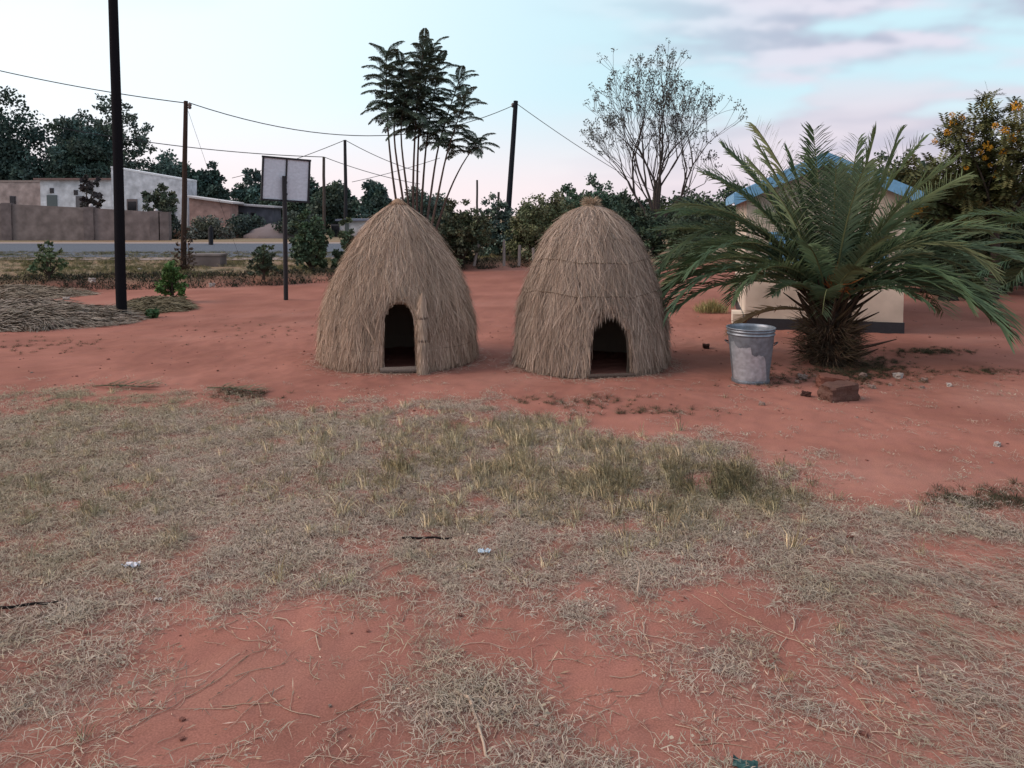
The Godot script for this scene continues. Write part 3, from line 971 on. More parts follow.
func bare_tree() -> void:
	rng.seed = 4242
	var depth := 29.0
	var foot := at(656, 258, depth); foot.y = VERGE
	var t := thing("bare_tree", foot, "spreading almost leafless tree with fine forked branches against the sky", "tree")
	var bm := MB.new()
	var lm := MB.new()
	var tm := MB.new()
	tm.tube([Vector3(0, -0.1, 0), Vector3(0.03, 0.5, 0), Vector3(0, 1.1, 0)], [0.22, 0.18, 0.17], 9, Color(0.085, 0.07, 0.065))
	obj("trunk", tm.done(), M.bark, t)
	var H := at(656, 54, depth).y - VERGE
	for k in [[-0.62, 0.1, 0.92], [-0.36, 0.35, 0.98], [-0.1, -0.3, 1.05], [0.1, 0.1, 1.12], [0.3, -0.25, 1.0], [0.46, 0.2, 0.9]]:
		var d := Vector3(k[0], 1.0, k[1]).normalized()
		grow(bm, lm, Vector3(k[0] * 0.12, 0.95, k[1] * 0.1), d, 1.62 * k[2], 0.072, 1)
	obj("branches", bm.done(), M.bark, t)
	obj("crown", lm.done(), M.far_leaf, t)
	rng.seed = 99

# ---------------------------------------------------------------- small house behind the palm
func house() -> void:
	var A := gp(745, 327.5)
	var yaw := deg_to_rad(-14.0)
	var W := 2.05
	var D := 3.4
	var t := thing("small_house", A, "small cream house with blue gable and dark plinth behind the palm", "house")
	t.rotation.y = yaw * -1.0 * -1.0
	# local: x along the front to the right, -z backwards
	var cream := Color(0.73, 0.65, 0.54)
	var dark := Color(0.035, 0.037, 0.045)
	var blue := Color(0.18, 0.41, 0.64)
	var EV := 1.93
	var AP := 2.40
	var wins := [[0.30, 0.72, 0.92, 1.36], [1.42, 1.84, 0.92, 1.36]]
	var mb := MB.new()
	var pl := 0.14
	# front wall with window openings: strips
	var xs := [0.0, 0.30, 0.72, 1.42, 1.84, W]
	for i in 5:
		if i == 1 or i == 3:
			mb.quad(Vector3(xs[i], pl, 0), Vector3(xs[i], 0.92, 0), Vector3(xs[i + 1], 0.92, 0), Vector3(xs[i + 1], pl, 0), cream)
			mb.quad(Vector3(xs[i], 1.36, 0), Vector3(xs[i], EV, 0), Vector3(xs[i + 1], EV, 0), Vector3(xs[i + 1], 1.36, 0), cream)
		else:
			mb.quad(Vector3(xs[i], pl, 0), Vector3(xs[i], EV, 0), Vector3(xs[i + 1], EV, 0), Vector3(xs[i + 1], pl, 0), cream)
	mb.tri(Vector3(0, EV, 0), Vector3(W / 2, AP, 0), Vector3(W, EV, 0), cream)
	mb.quad(Vector3(0, pl, -D), Vector3(0, EV, -D), Vector3(0, EV, 0), Vector3(0, pl, 0), cream)
	mb.quad(Vector3(W, pl, 0), Vector3(W, EV, 0), Vector3(W, EV, -D), Vector3(W, pl, -D), cream)
	mb.quad(Vector3(W, pl, -D), Vector3(W, EV, -D), Vector3(0, EV, -D), Vector3(0, pl, -D), cream)
	mb.tri(Vector3(W, EV, -D), Vector3(W / 2, AP, -D), Vector3(0, EV, -D), cream)
	obj("wall", mb.done(), M.plaster, t)
	mb = MB.new()
	mb.box(Vector3(W / 2, 0.04, -D / 2), Vector3(W + 0.03, 0.2, D + 0.03), dark)
	obj("plinth", mb.done(), M.paint, t)
	mb = MB.new()
	mb.box(Vector3(-0.09, 0.05, -0.5), Vector3(0.14, 0.22, 0.5), cream)
	obj("step", mb.done(), M.plaster, t)
	for w in wins:
		var c := Vector3((w[0] + w[1]) / 2, (w[2] + w[3]) / 2, 0)
		var wn := thing_part("window", t)
		mb = MB.new()
		var ww: float = w[1] - w[0]; var wh: float = w[3] - w[2]
		for e in [[0, wh / 2 - 0.02, ww, 0.04], [0, -wh / 2 + 0.02, ww, 0.04], [-ww / 2 + 0.02, 0, 0.04, wh - 0.08], [ww / 2 - 0.02, 0, 0.04, wh - 0.08], [0, 0, 0.03, wh - 0.08]]:
			mb.box(c + Vector3(e[0], e[1], -0.02), Vector3(e[2], e[3], 0.06), blue)
		obj("frame", mb.done(), M.paint, wn)
		mb = MB.new()
		mb.box(c + Vector3(0, -0.05, -0.035), Vector3(ww - 0.08, wh - 0.18, 0.01), Color.WHITE)
		obj("pane", mb.done(), M.glass, wn)
		mb = MB.new()
		mb.box(c + Vector3(0, wh / 2 - 0.08, -0.028), Vector3(ww - 0.082, 0.09, 0.02), blue)
		obj("shutter_board", mb.done(), M.paint, wn)
		mb = MB.new()
		mb.box(c + Vector3(0, -wh / 2 - 0.02, 0.03), Vector3(ww + 0.08, 0.04, 0.09), cream)
		obj("sill", mb.done(), M.plaster, wn)
	# corrugated roof in two slopes with blue barge boards
	var o := 0.17
	for s in [-1.0, 1.0]:
		mb = MB.new()
		var e := Vector3(W / 2 + s * (W / 2 + o), EV - o * (AP - EV) / (W / 2) + 0.05, 0)
		var r := Vector3(W / 2, AP + 0.05, 0)
		var n := 44
		for i in n:
			var z0 := o - (D + 2 * o) * i / n
			var z1 := o - (D + 2 * o) * (i + 1) / n
			var h0 := 0.012 * (i % 2)
			var h1 := 0.012 * ((i + 1) % 2)
			mb.quad(e + Vector3(0, h0, z0), r + Vector3(0, h0, z0), r + Vector3(0, h1, z1), e + Vector3(0, h1, z1), Color(0.16, 0.30, 0.48))
		var roof := obj("roof_sheet", mb.done(), M.paint, t)
		mb = MB.new()
		var thick := 0.17
		var za := o + 0.015
		var dn := Vector3(0, -thick, 0)
		var bk := Vector3(0, 0, -0.03)
		var f := Vector3(0, 0.0, za)
		mb.quad(e + f + dn, e + f, r + f, r + f + dn, blue)
		mb.quad(e + f + dn + bk, e + f + bk, r + f + bk, r + f + dn + bk, blue)
		mb.quad(e + f + dn, r + f + dn, r + f + dn + bk, e + f + dn + bk, blue)
		mb.quad(e + f, r + f, r + f + bk, e + f + bk, blue)
		mb.quad(e + f + dn, e + f, e + f + bk, e + f + dn + bk, blue)
		obj("barge_board", mb.done(), M.paint, roof)
		mb = MB.new()
		mb.box(e + Vector3(s * -0.005, -0.07, -D / 2), Vector3(0.03, 0.13, D + 2 * o - 0.06), blue)
		obj("fascia", mb.done(), M.paint, roof)

func thing_part(called: String, parent: Node) -> Node3D:
	var o := Node3D.new()
	o.name = called
	parent.add_child(o, true)
	return o

# ---------------------------------------------------------------- dense growth and flowering tree on the right
func right_growth() -> void:
	rng.seed = 31
	var g := "dense growth behind the palm on the house side"
	leafy_tree("dense_shrub", "dark dense shrub behind the right side of the small house", "bush", 905, 152, 42, 19.0, 0.0, 0.05, Color(0.070, 0.096, 0.062), 247, 64, 0.090, g, 0.33, 8, 0.5, "leaf")
	leafy_tree("dense_shrub", "dark dense shrub under the yellow flowering tree", "bush", 968, 168, 52, 17.5, 0.0, 0.12, Color(0.062, 0.090, 0.062), 286, 64, 0.090, g, 0.33, 9, 0.5, "leaf")
	leafy_tree("dense_shrub", "dark dense shrub at the edge of the growth beside the low stems", "bush", 1060, 170, 56, 16.5, 0.0, 0.12, Color(0.065, 0.093, 0.062), 260, 64, 0.090, g, 0.33, 8, 0.5, "leaf")
	leafy_tree("dense_shrub", "low dark shrub filling the gap between the house side and the stump", "bush", 930, 205, 34, 16.0, 0.0, 0.05, Color(0.062, 0.088, 0.059), 190, 60, 0.085, g, 0.33, 7, 0.5, "leaf")
	leafy_tree("dense_shrub", "low dark shrub hanging over the low stump stems", "bush", 1005, 200, 40, 15.6, 0.0, 0.10, Color(0.065, 0.090, 0.059), 210, 60, 0.085, g, 0.33, 8, 0.5, "leaf")
	# flowering tree
	var depth := 14.6
	var foot := at(992, 296, depth); foot.y = 0.0
	var t := thing("flowering_tree", foot, "loose tree with yellow trumpet flowers above the dark growth", "tree")
	var bm := MB.new()
	var cm := MB.new()
	var fm := []
	bm.tube([Vector3(0, -0.1, 0), Vector3(0.06, 0.7, 0), Vector3(0, 1.5, 0)], [0.12, 0.09, 0.07], 8, Color(0.11, 0.09, 0.075))
	obj("trunk", bm.done(), M.bark, t)
	bm = MB.new()
	var tips := [[952, 122], [948, 138], [960, 130], [975, 118], [986, 96], [990, 114], [1003, 122], [1016, 106], [1020, 126], [968, 150], [985, 145], [1004, 148], [1018, 152], [955, 160], [975, 172], [995, 172], [1012, 180], [940, 178], [962, 190], [990, 198], [1035, 115], [1045, 140], [1040, 170], [925, 172], [1008, 205], [972, 208], [1060, 130], [905, 168], [890, 178], [915, 188], [900, 203], [930, 196], [882, 194], [938, 160], [950, 205]]
	for q in tips:
		var e := at(q[0], q[1] + 3.0, depth + rr(-0.6, 0.5)) - foot
		var pts := limb(bm, Vector3(0, 1.35, 0), e, 0.035, 0.007, 0.18, Color(0.10, 0.085, 0.07), 5)
		for k in 80:
			var u := 1.0 - pow(rng.randf(), 1.6) * 0.5
			var p := pts[0].lerp(e, u)
			if u > 0.85: p = e + rdir() * 0.12
			var d := (rdir() + Vector3(0, -0.1, 0)).normalized()
			# pinnate sprig: a few leaflets along a short stalk
			var col := vary(Color(0.115, 0.125, 0.055), 0.3, 0.12)
			var sd := d.cross(Vector3.UP).normalized()
			for j in 4:
				var b := p + d * (0.05 + 0.05 * j)
				cm.leaf(b, (d * 0.6 + sd).normalized(), d, 0.11, 0.022, vary(col, 0.15))
				cm.leaf(b, (d * 0.6 - sd).normalized(), d, 0.11, 0.022, vary(col, 0.15))
	obj("limbs", bm.done(), M.bark, t)
	obj("crown", cm.done(), M.leaf, t)
	# flower trusses
	var fl := MB.new()
	for i in 34:
		var d := (rdir() + Vector3(0, 0.25, 0)).normalized()
		var s1 := d.cross(rdir()).normalized()
		var c := d * rr(0.02, 0.06)
		var col := vary(Color(0.52, 0.28, 0.035), 0.2, 0.1)
		fl.leaf(c, d, s1, 0.06, 0.016, col)
		fl.leaf(c + d * 0.04, (d + s1).normalized(), d.cross(s1), 0.04, 0.016, col)
		fl.leaf(c + d * 0.04, (d - s1).normalized(), d.cross(s1), 0.04, 0.016, col)
	var fmesh := fl.done()
	for q in [[953, 124, .9], [948, 132, .8], [960, 132, .8], [970, 137, 1.1], [988, 146, 1], [1003, 152, .8], [1012, 138, 1], [1005, 130, .9], [1016, 106, 1.1], [995, 126, .7], [980, 152, .7], [996, 175, .9], [962, 118, .7], [935, 141, .6], [918, 210, .9], [911, 214, .8], [925, 205, .7], [990, 165, .5], [952, 115, .6], [1030, 120, 1], [1042, 150, .9], [985, 158, .6], [966, 168, .5], [1020, 132, .7]]:
		var o := obj("flower_cluster", fmesh, M.leaf, t)
		o.position = at(q[0], q[1], depth - 0.35) - foot
		o.scale = Vector3.ONE * q[2] * 0.85
		o.rotation = Vector3(rr(0, 6), rr(0, 6), 0)
	# low dark trunk with spreading roots at the edge of the growth
	var f2 := on_ground(948, 300)
	var st := thing("low_stump", f2, "low dark stump with spreading stems under the growth", "stump")
	var sm := MB.new()
	sm.tube([Vector3(0, -0.05, 0), Vector3(0, 0.12, 0), Vector3(0.02, 0.35, 0)], [0.2, 0.15, 0.12], 9, Color(0.07, 0.06, 0.055))
	obj("trunk", sm.done(), M.bark, st)
	for k in [[-0.75, 0.22, 0.05], [-0.5, 0.4, 0.1], [0.55, 0.2, 0.0], [1.0, 0.16, 0.1], [0.35, 0.5, -0.1]]:
		sm = MB.new()
		limb(sm, Vector3(0, 0.1, 0), Vector3(k[0], k[1], k[2]), 0.075, 0.03, 0.06, Color(0.06, 0.052, 0.048))
		obj("stem", sm.done(), M.bark, st)

# ---------------------------------------------------------------- grass huts
func profile(prof: Array, h: float) -> float:
	for i in prof.size() - 1:
		if h <= prof[i + 1][0]:
			return lerpf(prof[i][1], prof[i + 1][1], (h - prof[i][0]) / (prof[i + 1][0] - prof[i][0]))
	return 0.02

func hut_pt(prof: Array, a: float, h: float, lift: float, sd: float) -> Vector3:
	var w := 1.0 + 0.05 * nz.get_noise_3d(sin(a) * 45.0 + sd * 9.0, h * 50.0, cos(a) * 45.0)
	var r := profile(prof, h) * w + lift
	return Vector3(sin(a) * r, h, cos(a) * r)

# inside the doorway? measured across the front of the hut; grow widens it
func in_door(p: Vector3, door_a: float, half: float, tall: float, grow_by: float) -> bool:
	var q := p.rotated(Vector3.UP, -door_a)
	if q.z < 0.1: return false
	var hw := half + grow_by
	var ht := tall + grow_by
	var spring := ht - hw * 1.15
	if q.y < spring:
		return absf(q.x) < hw * lerpf(1.0, 0.93, q.y / spring)
	var dy := (q.y - spring) / (hw * 1.15)
	return absf(q.x) < hw * 0.93 * sqrt(maxf(0.0, 1.0 - dy * dy))

func straw(mb: MB, prof: Array, a: float, h: float, len: float, sd: float, lift0: float, lift1: float, drift: float, w: float, col: Color, door: Array, fringe: float) -> void:
	var pts := PackedVector3Array()
	var half := PackedFloat32Array()
	var hh := h
	var aa := a
	var n := 4
	for i in n:
		var t := i / float(n - 1)
		var hq := maxf(hh, -0.005)
		var p := hut_pt(prof, aa, hq, lerpf(lift0, lift1, t * t), sd)
		if in_door(p, door[0], door[1], door[2], -fringe):
			break
		pts.push_back(p)
		half.push_back(w * (1.0 - 0.65 * t))
		var e := 0.02
		var dr := profile(prof, hq - e) - profile(prof, hq + e)
		var sl := sqrt(dr * dr + 4 * e * e)
		var st := len / (n - 1)
		hh -= st * 2 * e / sl
		aa += drift * st / maxf(profile(prof, maxf(hh, 0.0)), 0.12)
		if hh < -0.02 and i > 0:
			break
	if pts.size() < 2: return
	var out := Vector3(sin(a), 0.35, cos(a)).normalized()
	var dirv := (pts[-1] - pts[0]).normalized()
	var side := dirv.cross(out).normalized()
	side = side.rotated(dirv, rng.randf_range(-0.9, 0.9))
	var nn := side.cross(dirv).normalized()
	if nn.dot(out) < 0: nn = -nn
	mb.ribbon(pts, half, side, nn, col)

func straw_color() -> Color:
	var k := rng.randf()
	var c: Color
	if k < 0.5: c = Color(0.415, 0.318, 0.238)
	elif k < 0.78: c = Color(0.31, 0.232, 0.172)
	elif k < 0.93: c = Color(0.52, 0.415, 0.32)
	else: c = Color(0.16, 0.115, 0.083)
	return vary(c * straw_tint, 0.14, 0.03)

func hut(called: String, label: String, pos: Vector3, prof: Array, door: Array, sd: float, count: int, len_lo: float, len_hi: float) -> Node3D:
	var t := thing(called, pos, label, "hut")
	# thick woven shell with a real doorway
	var mb := MB.new()
	var na := 120
	var top: float = prof[-1][0]
	var nh := 50
	var base := Color(0.27, 0.21, 0.16)
	var inner := base
	for i in na:
		for j in nh:
			var a0 := TAU * i / na; var a1 := TAU * (i + 1) / na
			var h0 := top * j / nh; var h1 := top * (j + 1) / nh
			if h0 == 0.0: h0 = -0.04
			var ctr := hut_pt(prof, (a0 + a1) / 2, (h0 + h1) / 2, 0, sd)
			if in_door(ctr, door[0], door[1], door[2], 0.0):
				continue
			mb.quad(hut_pt(prof, a0, h0, -0.02, sd), hut_pt(prof, a0, h1, -0.02, sd), hut_pt(prof, a1, h1, -0.02, sd), hut_pt(prof, a1, h0, -0.02, sd), base)
			var i0 := hut_pt(prof, a0, h0, -0.02, sd) * Vector3(0.9, 0.97, 0.9); var i1 := hut_pt(prof, a0, h1, -0.02, sd) * Vector3(0.9, 0.97, 0.9)
			var i2 := hut_pt(prof, a1, h1, -0.02, sd) * Vector3(0.9, 0.97, 0.9); var i3 := hut_pt(prof, a1, h0, -0.02, sd) * Vector3(0.9, 0.97, 0.9)
			mb.quad(i3, i2, i1, i0, inner)
	obj("shell", mb.done(), M.straw, t)
	# thatch: straws laid downwards in courses
	mb = MB.new()
	var k := 0
	while k < count:
		var h := top * pow(rng.randf(), 0.9)
		var r := profile(prof, h)
		if rng.randf() > r / 0.9 + 0.06: continue
		k += 1
		var a := rng.randf() * TAU
		var clump := nz.get_noise_2d(a * 300.0 + sd, floor(h * 9.0) * 40.0)
		var len := rr(len_lo, len_hi)
		var loose := rng.randf()
		var l1 := rr(-0.01, 0.03) + maxf(0.0, nz.get_noise_2d(a * 160.0 + sd, h * 50.0)) * 0.06 + (rr(0.02, 0.06) if loose > 0.9 else 0.0)
		var weather := 1.0 + 0.34 * nz.get_noise_2d(a * 220.0 + sd * 7.0, h * 38.0) + 0.22 * nz.get_noise_2d(a * 45.0, h * 30.0 + sd)
		straw(mb, prof, a, h, len, sd, rr(-0.015, 0.012), l1, clump * 0.75 + rr(-0.16, 0.16) + (rr(-0.6, 0.6) if loose > 0.9 else 0.0), rr(0.0014, 0.0032), straw_color() * weather, door, rr(-0.02, 0.03))
	# bottom skirt, splayed on the ground
	for i in int(count * 0.16):
		var a := rng.randf() * TAU
		straw(mb, prof, a, rr(0.12, 0.3), rr(0.15, 0.34), sd, 0.01, rr(0.01, 0.07), rr(-0.2, 0.2), rr(0.002, 0.005), straw_color(), door, 0.0)
	var th := obj("thatch", mb.done(), M.straw, t)
	tag(th, "", "", "", "stuff")
	return t

func ring(prof: Array, h: float, sd: float, lift: float, r: float, door: Array, col: Color, wob := 0.01) -> ArrayMesh:
	var mb := MB.new()
	var pts := PackedVector3Array()
	var rad := PackedFloat32Array()
	for i in 97:
		var a: float = TAU * i / 96.0 + door[0]
		var hh := h + wob * nz.get_noise_2d(a * 40.0 + sd * 3.0, 5.0) * 3.0
		var p := hut_pt(prof, a, hh, lift, sd)
		if in_door(p, door[0], door[1], door[2], 0.03):
			if pts.size() > 2:
				mb.tube(pts, rad, 6, col)
			pts = PackedVector3Array(); rad = PackedFloat32Array()
			continue
		pts.push_back(p); rad.push_back(r)
	if pts.size() > 2: mb.tube(pts, rad, 6, col)
	return mb.done()

func knot(t: Node3D, y: float, r: float, h: float, col: Color, spiky: float) -> void:
	var mb := MB.new()
	mb.lathe(Vector3(0, y, 0), [[r * 0.9, -0.05], [r, 0.0], [r * 0.95, h * 0.4], [r * 0.55, h * 0.8], [0.01, h]], 14, col * 0.75)
	for i in 520:
		var a := rng.randf() * TAU
		var q := Vector3(sin(a), 0, cos(a))
		var u := rng.randf()
		var p := Vector3(0, y + h * (0.55 + 0.45 * u), 0) + q * r * (0.75 - 0.6 * u)
		var d := (q * 0.7 + Vector3(0, -0.8 + spiky * rr(0.2, 1.7), 0) + rdir() * 0.3).normalized()
		mb.leaf(p, d, d.cross(rdir()).normalized(), rr(0.05, 0.11), 0.003, vary(col, 0.25, 0.03))
	obj("top_knot", mb.done(), M.straw, t)

func door_lining(t: Node3D, prof: Array, door: Array, sd: float, col: Color, r: float) -> void:
	# bundled grass roll round the doorway
	var mb := MB.new()
	var pts := PackedVector3Array()
	var rad := PackedFloat32Array()
	var hw: float = door[1] + r * 0.6
	var ht: float = door[2] + r * 0.4
	var spring := ht - hw * 1.15
	var flat := []
	for i in 7: flat.push_back(Vector2(-hw * lerpf(1.0, 0.93, i / 6.0), spring * i / 6.0 - 0.02))
	for i in range(1, 14):
		var a := PI - PI * i / 14.0
		flat.push_back(Vector2(cos(a) * hw * 0.93, spring + sin(a) * hw * 1.15))
	for i in range(6, -1, -1): flat.push_back(Vector2(hw * lerpf(1.0, 0.93, i / 6.0), spring * i / 6.0 - 0.02))
	for q in flat:
		var R := profile(prof, maxf(q.y, 0))
		var z := sqrt(maxf(0.01, R * R - q.x * q.x)) - 0.03
		pts.push_back(Vector3(q.x, q.y, z).rotated(Vector3.UP, door[0])); rad.push_back(r)
	mb.tube(pts, rad, 8, col)
	# straws bound along the roll
	for i in 500:
		var k := rng.randi_range(0, pts.size() - 2)
		var p := pts[k].lerp(pts[k + 1], rng.randf())
		var d := (pts[k + 1] - pts[k]).normalized() * (1 if rng.randf() < 0.5 else -1)
		var o := rdir(); o = (o - d * o.dot(d)).normalized()
		mb.leaf(p + o * r, (d + rdir() * 0.12 + o * 0.06).normalized(), d.cross(o), rr(0.06, 0.14), 0.003, vary(col * 1.25, 0.3, 0.04))
	obj("door_lining", mb.done(), M.straw, t)

func hut_one() -> void:
	rng.seed = 101
	straw_tint = Color(1.02, 1.02, 1.04)
	var pos := gp(399, 356.5); pos.y = -0.015
	var prof := [[0.0, 0.845], [0.14, 0.86], [0.44, 0.835], [0.76, 0.755], [1.06, 0.63], [1.37, 0.46], [1.58, 0.29], [1.70, 0.14], [1.76, 0.03]]
	var door := [deg_to_rad(9.0), 0.178, 0.72]
	var t := hut("grass_hut", "beehive grass hut with an arched doorway and a bound grass bundle as doorpost", pos, prof, door, 10.0, 38000, 0.22, 0.48)
	knot(t, 1.715, 0.085, 0.085, Color(0.33, 0.225, 0.155), 0.0)
	door_lining(t, prof, door, 10.0, Color(0.24, 0.165, 0.115), 0.03)
	obj("binding_cord", ring(prof, 0.235, 10.0, 0.012, 0.004, door, Color(0.16, 0.12, 0.09)), M.straw, t)
	# bundle standing at the right of the doorway
	var mb := MB.new()
	var bp := Vector3(0.235, 0, sqrt(0.87 * 0.87 - 0.235 * 0.235) + 0.05).rotated(Vector3.UP, door[0])
	var hs := [0.0, 0.1, 0.3, 0.33, 0.36, 0.52, 0.56, 0.6, 0.70, 0.76, 0.81]
	var rs := [0.062, 0.055, 0.050, 0.040, 0.052, 0.048, 0.036, 0.048, 0.045, 0.03, 0.012]
	var pts := PackedVector3Array()
	for i in hs.size():
		pts.push_back(bp + Vector3(-sin(door[0]), 0, -cos(door[0])) * 0.11 * hs[i] * hs[i] * 1.2 + Vector3(0.0, hs[i], 0))
	mb.tube(pts, PackedFloat32Array(rs), 10, Color(0.30, 0.235, 0.18))
	for i in 900:
		var k := rng.randi_range(0, pts.size() - 2)
		var a := rng.randf() * TAU
		var p: Vector3 = pts[k].lerp(pts[k + 1], rng.randf()) + Vector3(sin(a), 0, cos(a)) * rs[k]
		var d := Vector3(rr(-0.15, 0.15), -1, rr(-0.15, 0.15)) + Vector3(sin(a), 0, cos(a)) * rr(-0.05, 0.2)
		d = d.normalized()
		mb.leaf(p, d, d.cross(Vector3(sin(a), 0, cos(a)) + rdir() * 0.5).normalized(), rr(0.06, 0.15), 0.0032, vary(Color(0.40, 0.325, 0.255), 0.25, 0.03))
	var bundle := obj("doorpost_bundle", mb.done(), M.straw, t)
	for k in [3, 6]:
		mb = MB.new()
		mb.lathe(pts[k], [[0.046, -0.012], [0.05, 0.0], [0.046, 0.012]], 10, Color(0.13, 0.10, 0.08))
		obj("tie", mb.done(), M.straw, bundle)
	# sill across the doorway
	mb = MB.new()
	var sp := PackedVector3Array()
	for i in 5:
		sp.push_back(Vector3(lerpf(-0.2, 0.2, i / 4.0), 0.035, 0.86).rotated(Vector3.UP, door[0]))
	mb.tube(sp, [0.034, 0.036, 0.034, 0.037, 0.034], 8, Color(0.27, 0.22, 0.185))
	obj("sill", mb.done(), M.bark, t)

func hut_two() -> void:
	rng.seed = 202
	straw_tint = Color(0.92, 0.95, 1.0)
	var pos := gp(590.5, 360.5); pos.y = -0.015
	var prof := [[0.0, 0.82], [0.18, 0.825], [0.475, 0.80], [0.78, 0.735], [1.08, 0.635], [1.38, 0.495], [1.535, 0.38], [1.65, 0.235], [1.70, 0.13], [1.73, 0.03]]
	var door := [deg_to_rad(8.5), 0.22, 0.68]
	var t := hut("grass_hut", "rounder grass hut bound with two cords and with a low ragged doorway", pos, prof, door, 44.0, 38000, 0.2, 0.44)
	knot(t, 1.68, 0.075, 0.08, Color(0.40, 0.32, 0.235), 1.0)
	door_lining(t, prof, door, 44.0, Color(0.22, 0.17, 0.13), 0.022)
	for h in [1.13, 0.80]:
		obj("binding_cord", ring(prof, h, 44.0, 0.017, 0.005, door, Color(0.15, 0.115, 0.085), 0.02), M.straw, t)
	# ragged fringe hanging into the doorway
	var mb := MB.new()
	for i in 420:
		var x := rr(-0.2, 0.2)
		var hw := 0.2
		var yy := 0.68 - 0.0 - (x * x) / (hw * hw) * 0.2 + rr(-0.01, 0.09)
		var R := profile(prof, yy)
		var p := Vector3(x, yy, sqrt(R * R - x * x) + rr(-0.03, 0.03)).rotated(Vector3.UP, door[0])
		var d := Vector3(rr(-0.25, 0.25), -1, rr(-0.05, 0.2)).normalized()
		mb.leaf(p, d, d.cross(Vector3(0, 0, 1)).rotated(d, rr(-1, 1)).normalized(), rr(0.06, 0.15), 0.003, straw_color())
	tag(obj("fringe", mb.done(), M.straw, t), "", "", "", "stuff")
	mb = MB.new()
	var sp := PackedVector3Array()
	for i in 5:
		sp.push_back(Vector3(lerpf(-0.24, 0.24, i / 4.0), 0.02, 0.83).rotated(Vector3.UP, door[0]))
	mb.tube(sp, [0.024, 0.026, 0.024, 0.027, 0.024], 8, Color(0.15, 0.115, 0.095))
	obj("sill", mb.done(), M.bark, t)

# straw shed on the ground about the foot of a hut
func fallen_straw(pos: Vector3, r: float, label: String) -> void:
	var mb := MB.new()
	for i in 1100:
		var a := rng.randf() * TAU
		var d := r + absf(rng.randfn()) * 0.11
		var p := pos + Vector3(sin(a) * d, 0, cos(a) * d)
		p.y = ground_y(p.x, p.z) + 0.004
		var f := rr(0, TAU)
		var l := rr(0.03, 0.14)
		var e := p + Vector3(cos(f) * l, 0, sin(f) * l)
		e.y = ground_y(e.x, e.z) + rr(0.003, 0.016)
		mb.ribbon([p, p.lerp(e, 0.5) + Vector3(0, 0.006, 0), e], [0.0014, 0.0016, 0.0006], Vector3(-sin(f), rr(-0.4, 0.4), cos(f)).normalized(), Vector3.UP, straw_color())
	tag(obj("fallen_straw", mb.done(), M.straw), label, "straw", "", "stuff")

# ---------------------------------------------------------------- palms
func frond(t: Node3D, base: Vector3, az: float, elev: float, length: float, droop: float, col: Color, dead := false) -> void:
	if not dead and rng.randf() < 0.3:
		col = col.lerp(Color(0.20, 0.17, 0.075), rr(0.05, 0.28))
	var lm := MB.new()
	var rm := MB.new()
	var n := 30
	var pts := PackedVector3Array()
	var rad := PackedFloat32Array()
	var p := base
	var side0 := Vector3(cos(az + PI / 2), 0, sin(az + PI / 2))
	var twist := rr(-0.35, 0.35)
	for i in n + 1:
		var s := i / float(n)
		pts.push_back(p)
		rad.push_back(lerpf(0.017, 0.003, pow(s, 0.7)))
		var e := elev - droop * pow(s, 1.35)
		var a := az + twist * s * s * 0.4
		p += Vector3(cos(e) * cos(a), sin(e), cos(e) * sin(a)) * length / n
	rm.tube(pts, rad, 5, Color(0.14, 0.16, 0.075) if not dead else Color(0.20, 0.14, 0.085), false)
	var pairs := 58
	for k in pairs:
		var s := 0.10 + 0.90 * (k + rr(0, 0.5)) / pairs
		var f := s * n
		var i := clampi(int(f), 0, n - 1)
		var b := pts[i].lerp(pts[i + 1], f - i)
		var tg := (pts[i + 1] - pts[i]).normalized()
		var sd := (side0 - tg * side0.dot(tg)).normalized().rotated(tg, twist * s)
		var up := sd.cross(tg).normalized()
		if up.y < 0 and elev - droop * s < 1.4: up = -up
		var l := length * 0.175 * (0.30 + 0.95 * sin(PI * clampf(0.06 + s * 0.80, 0, 1)))
		if s > 0.94: l *= 0.75
		var fwd := lerpf(0.5, 1.15, s) * rr(0.85, 1.15)
		for q in [-1.0, 1.0]:
			var d: Vector3 = (sd * q + tg * fwd + up * rr(0.22, 0.55)).normalized()
			var sag := Vector3(0, -l * rr(0.02, 0.38), 0)
			var w := 0.0088
			var mid := b + d * l * 0.5 + sag * 0.2
			var tip := b + d * l + sag
			var wd := (up * 0.8 - d * (up.dot(d)) * 0.8 + tg * 0.7).normalized()
			wd = (wd - d * wd.dot(d)).normalized()
			lm.ribbon([b, mid, tip], [w * 0.6, w, 0.0012], wd, d.cross(wd).normalized(), vary(col, 0.22, 0.06))
	var o := obj("frond", lm.done(), M.leaf, t)
	obj("midrib", rm.done(), M.leaf, o)

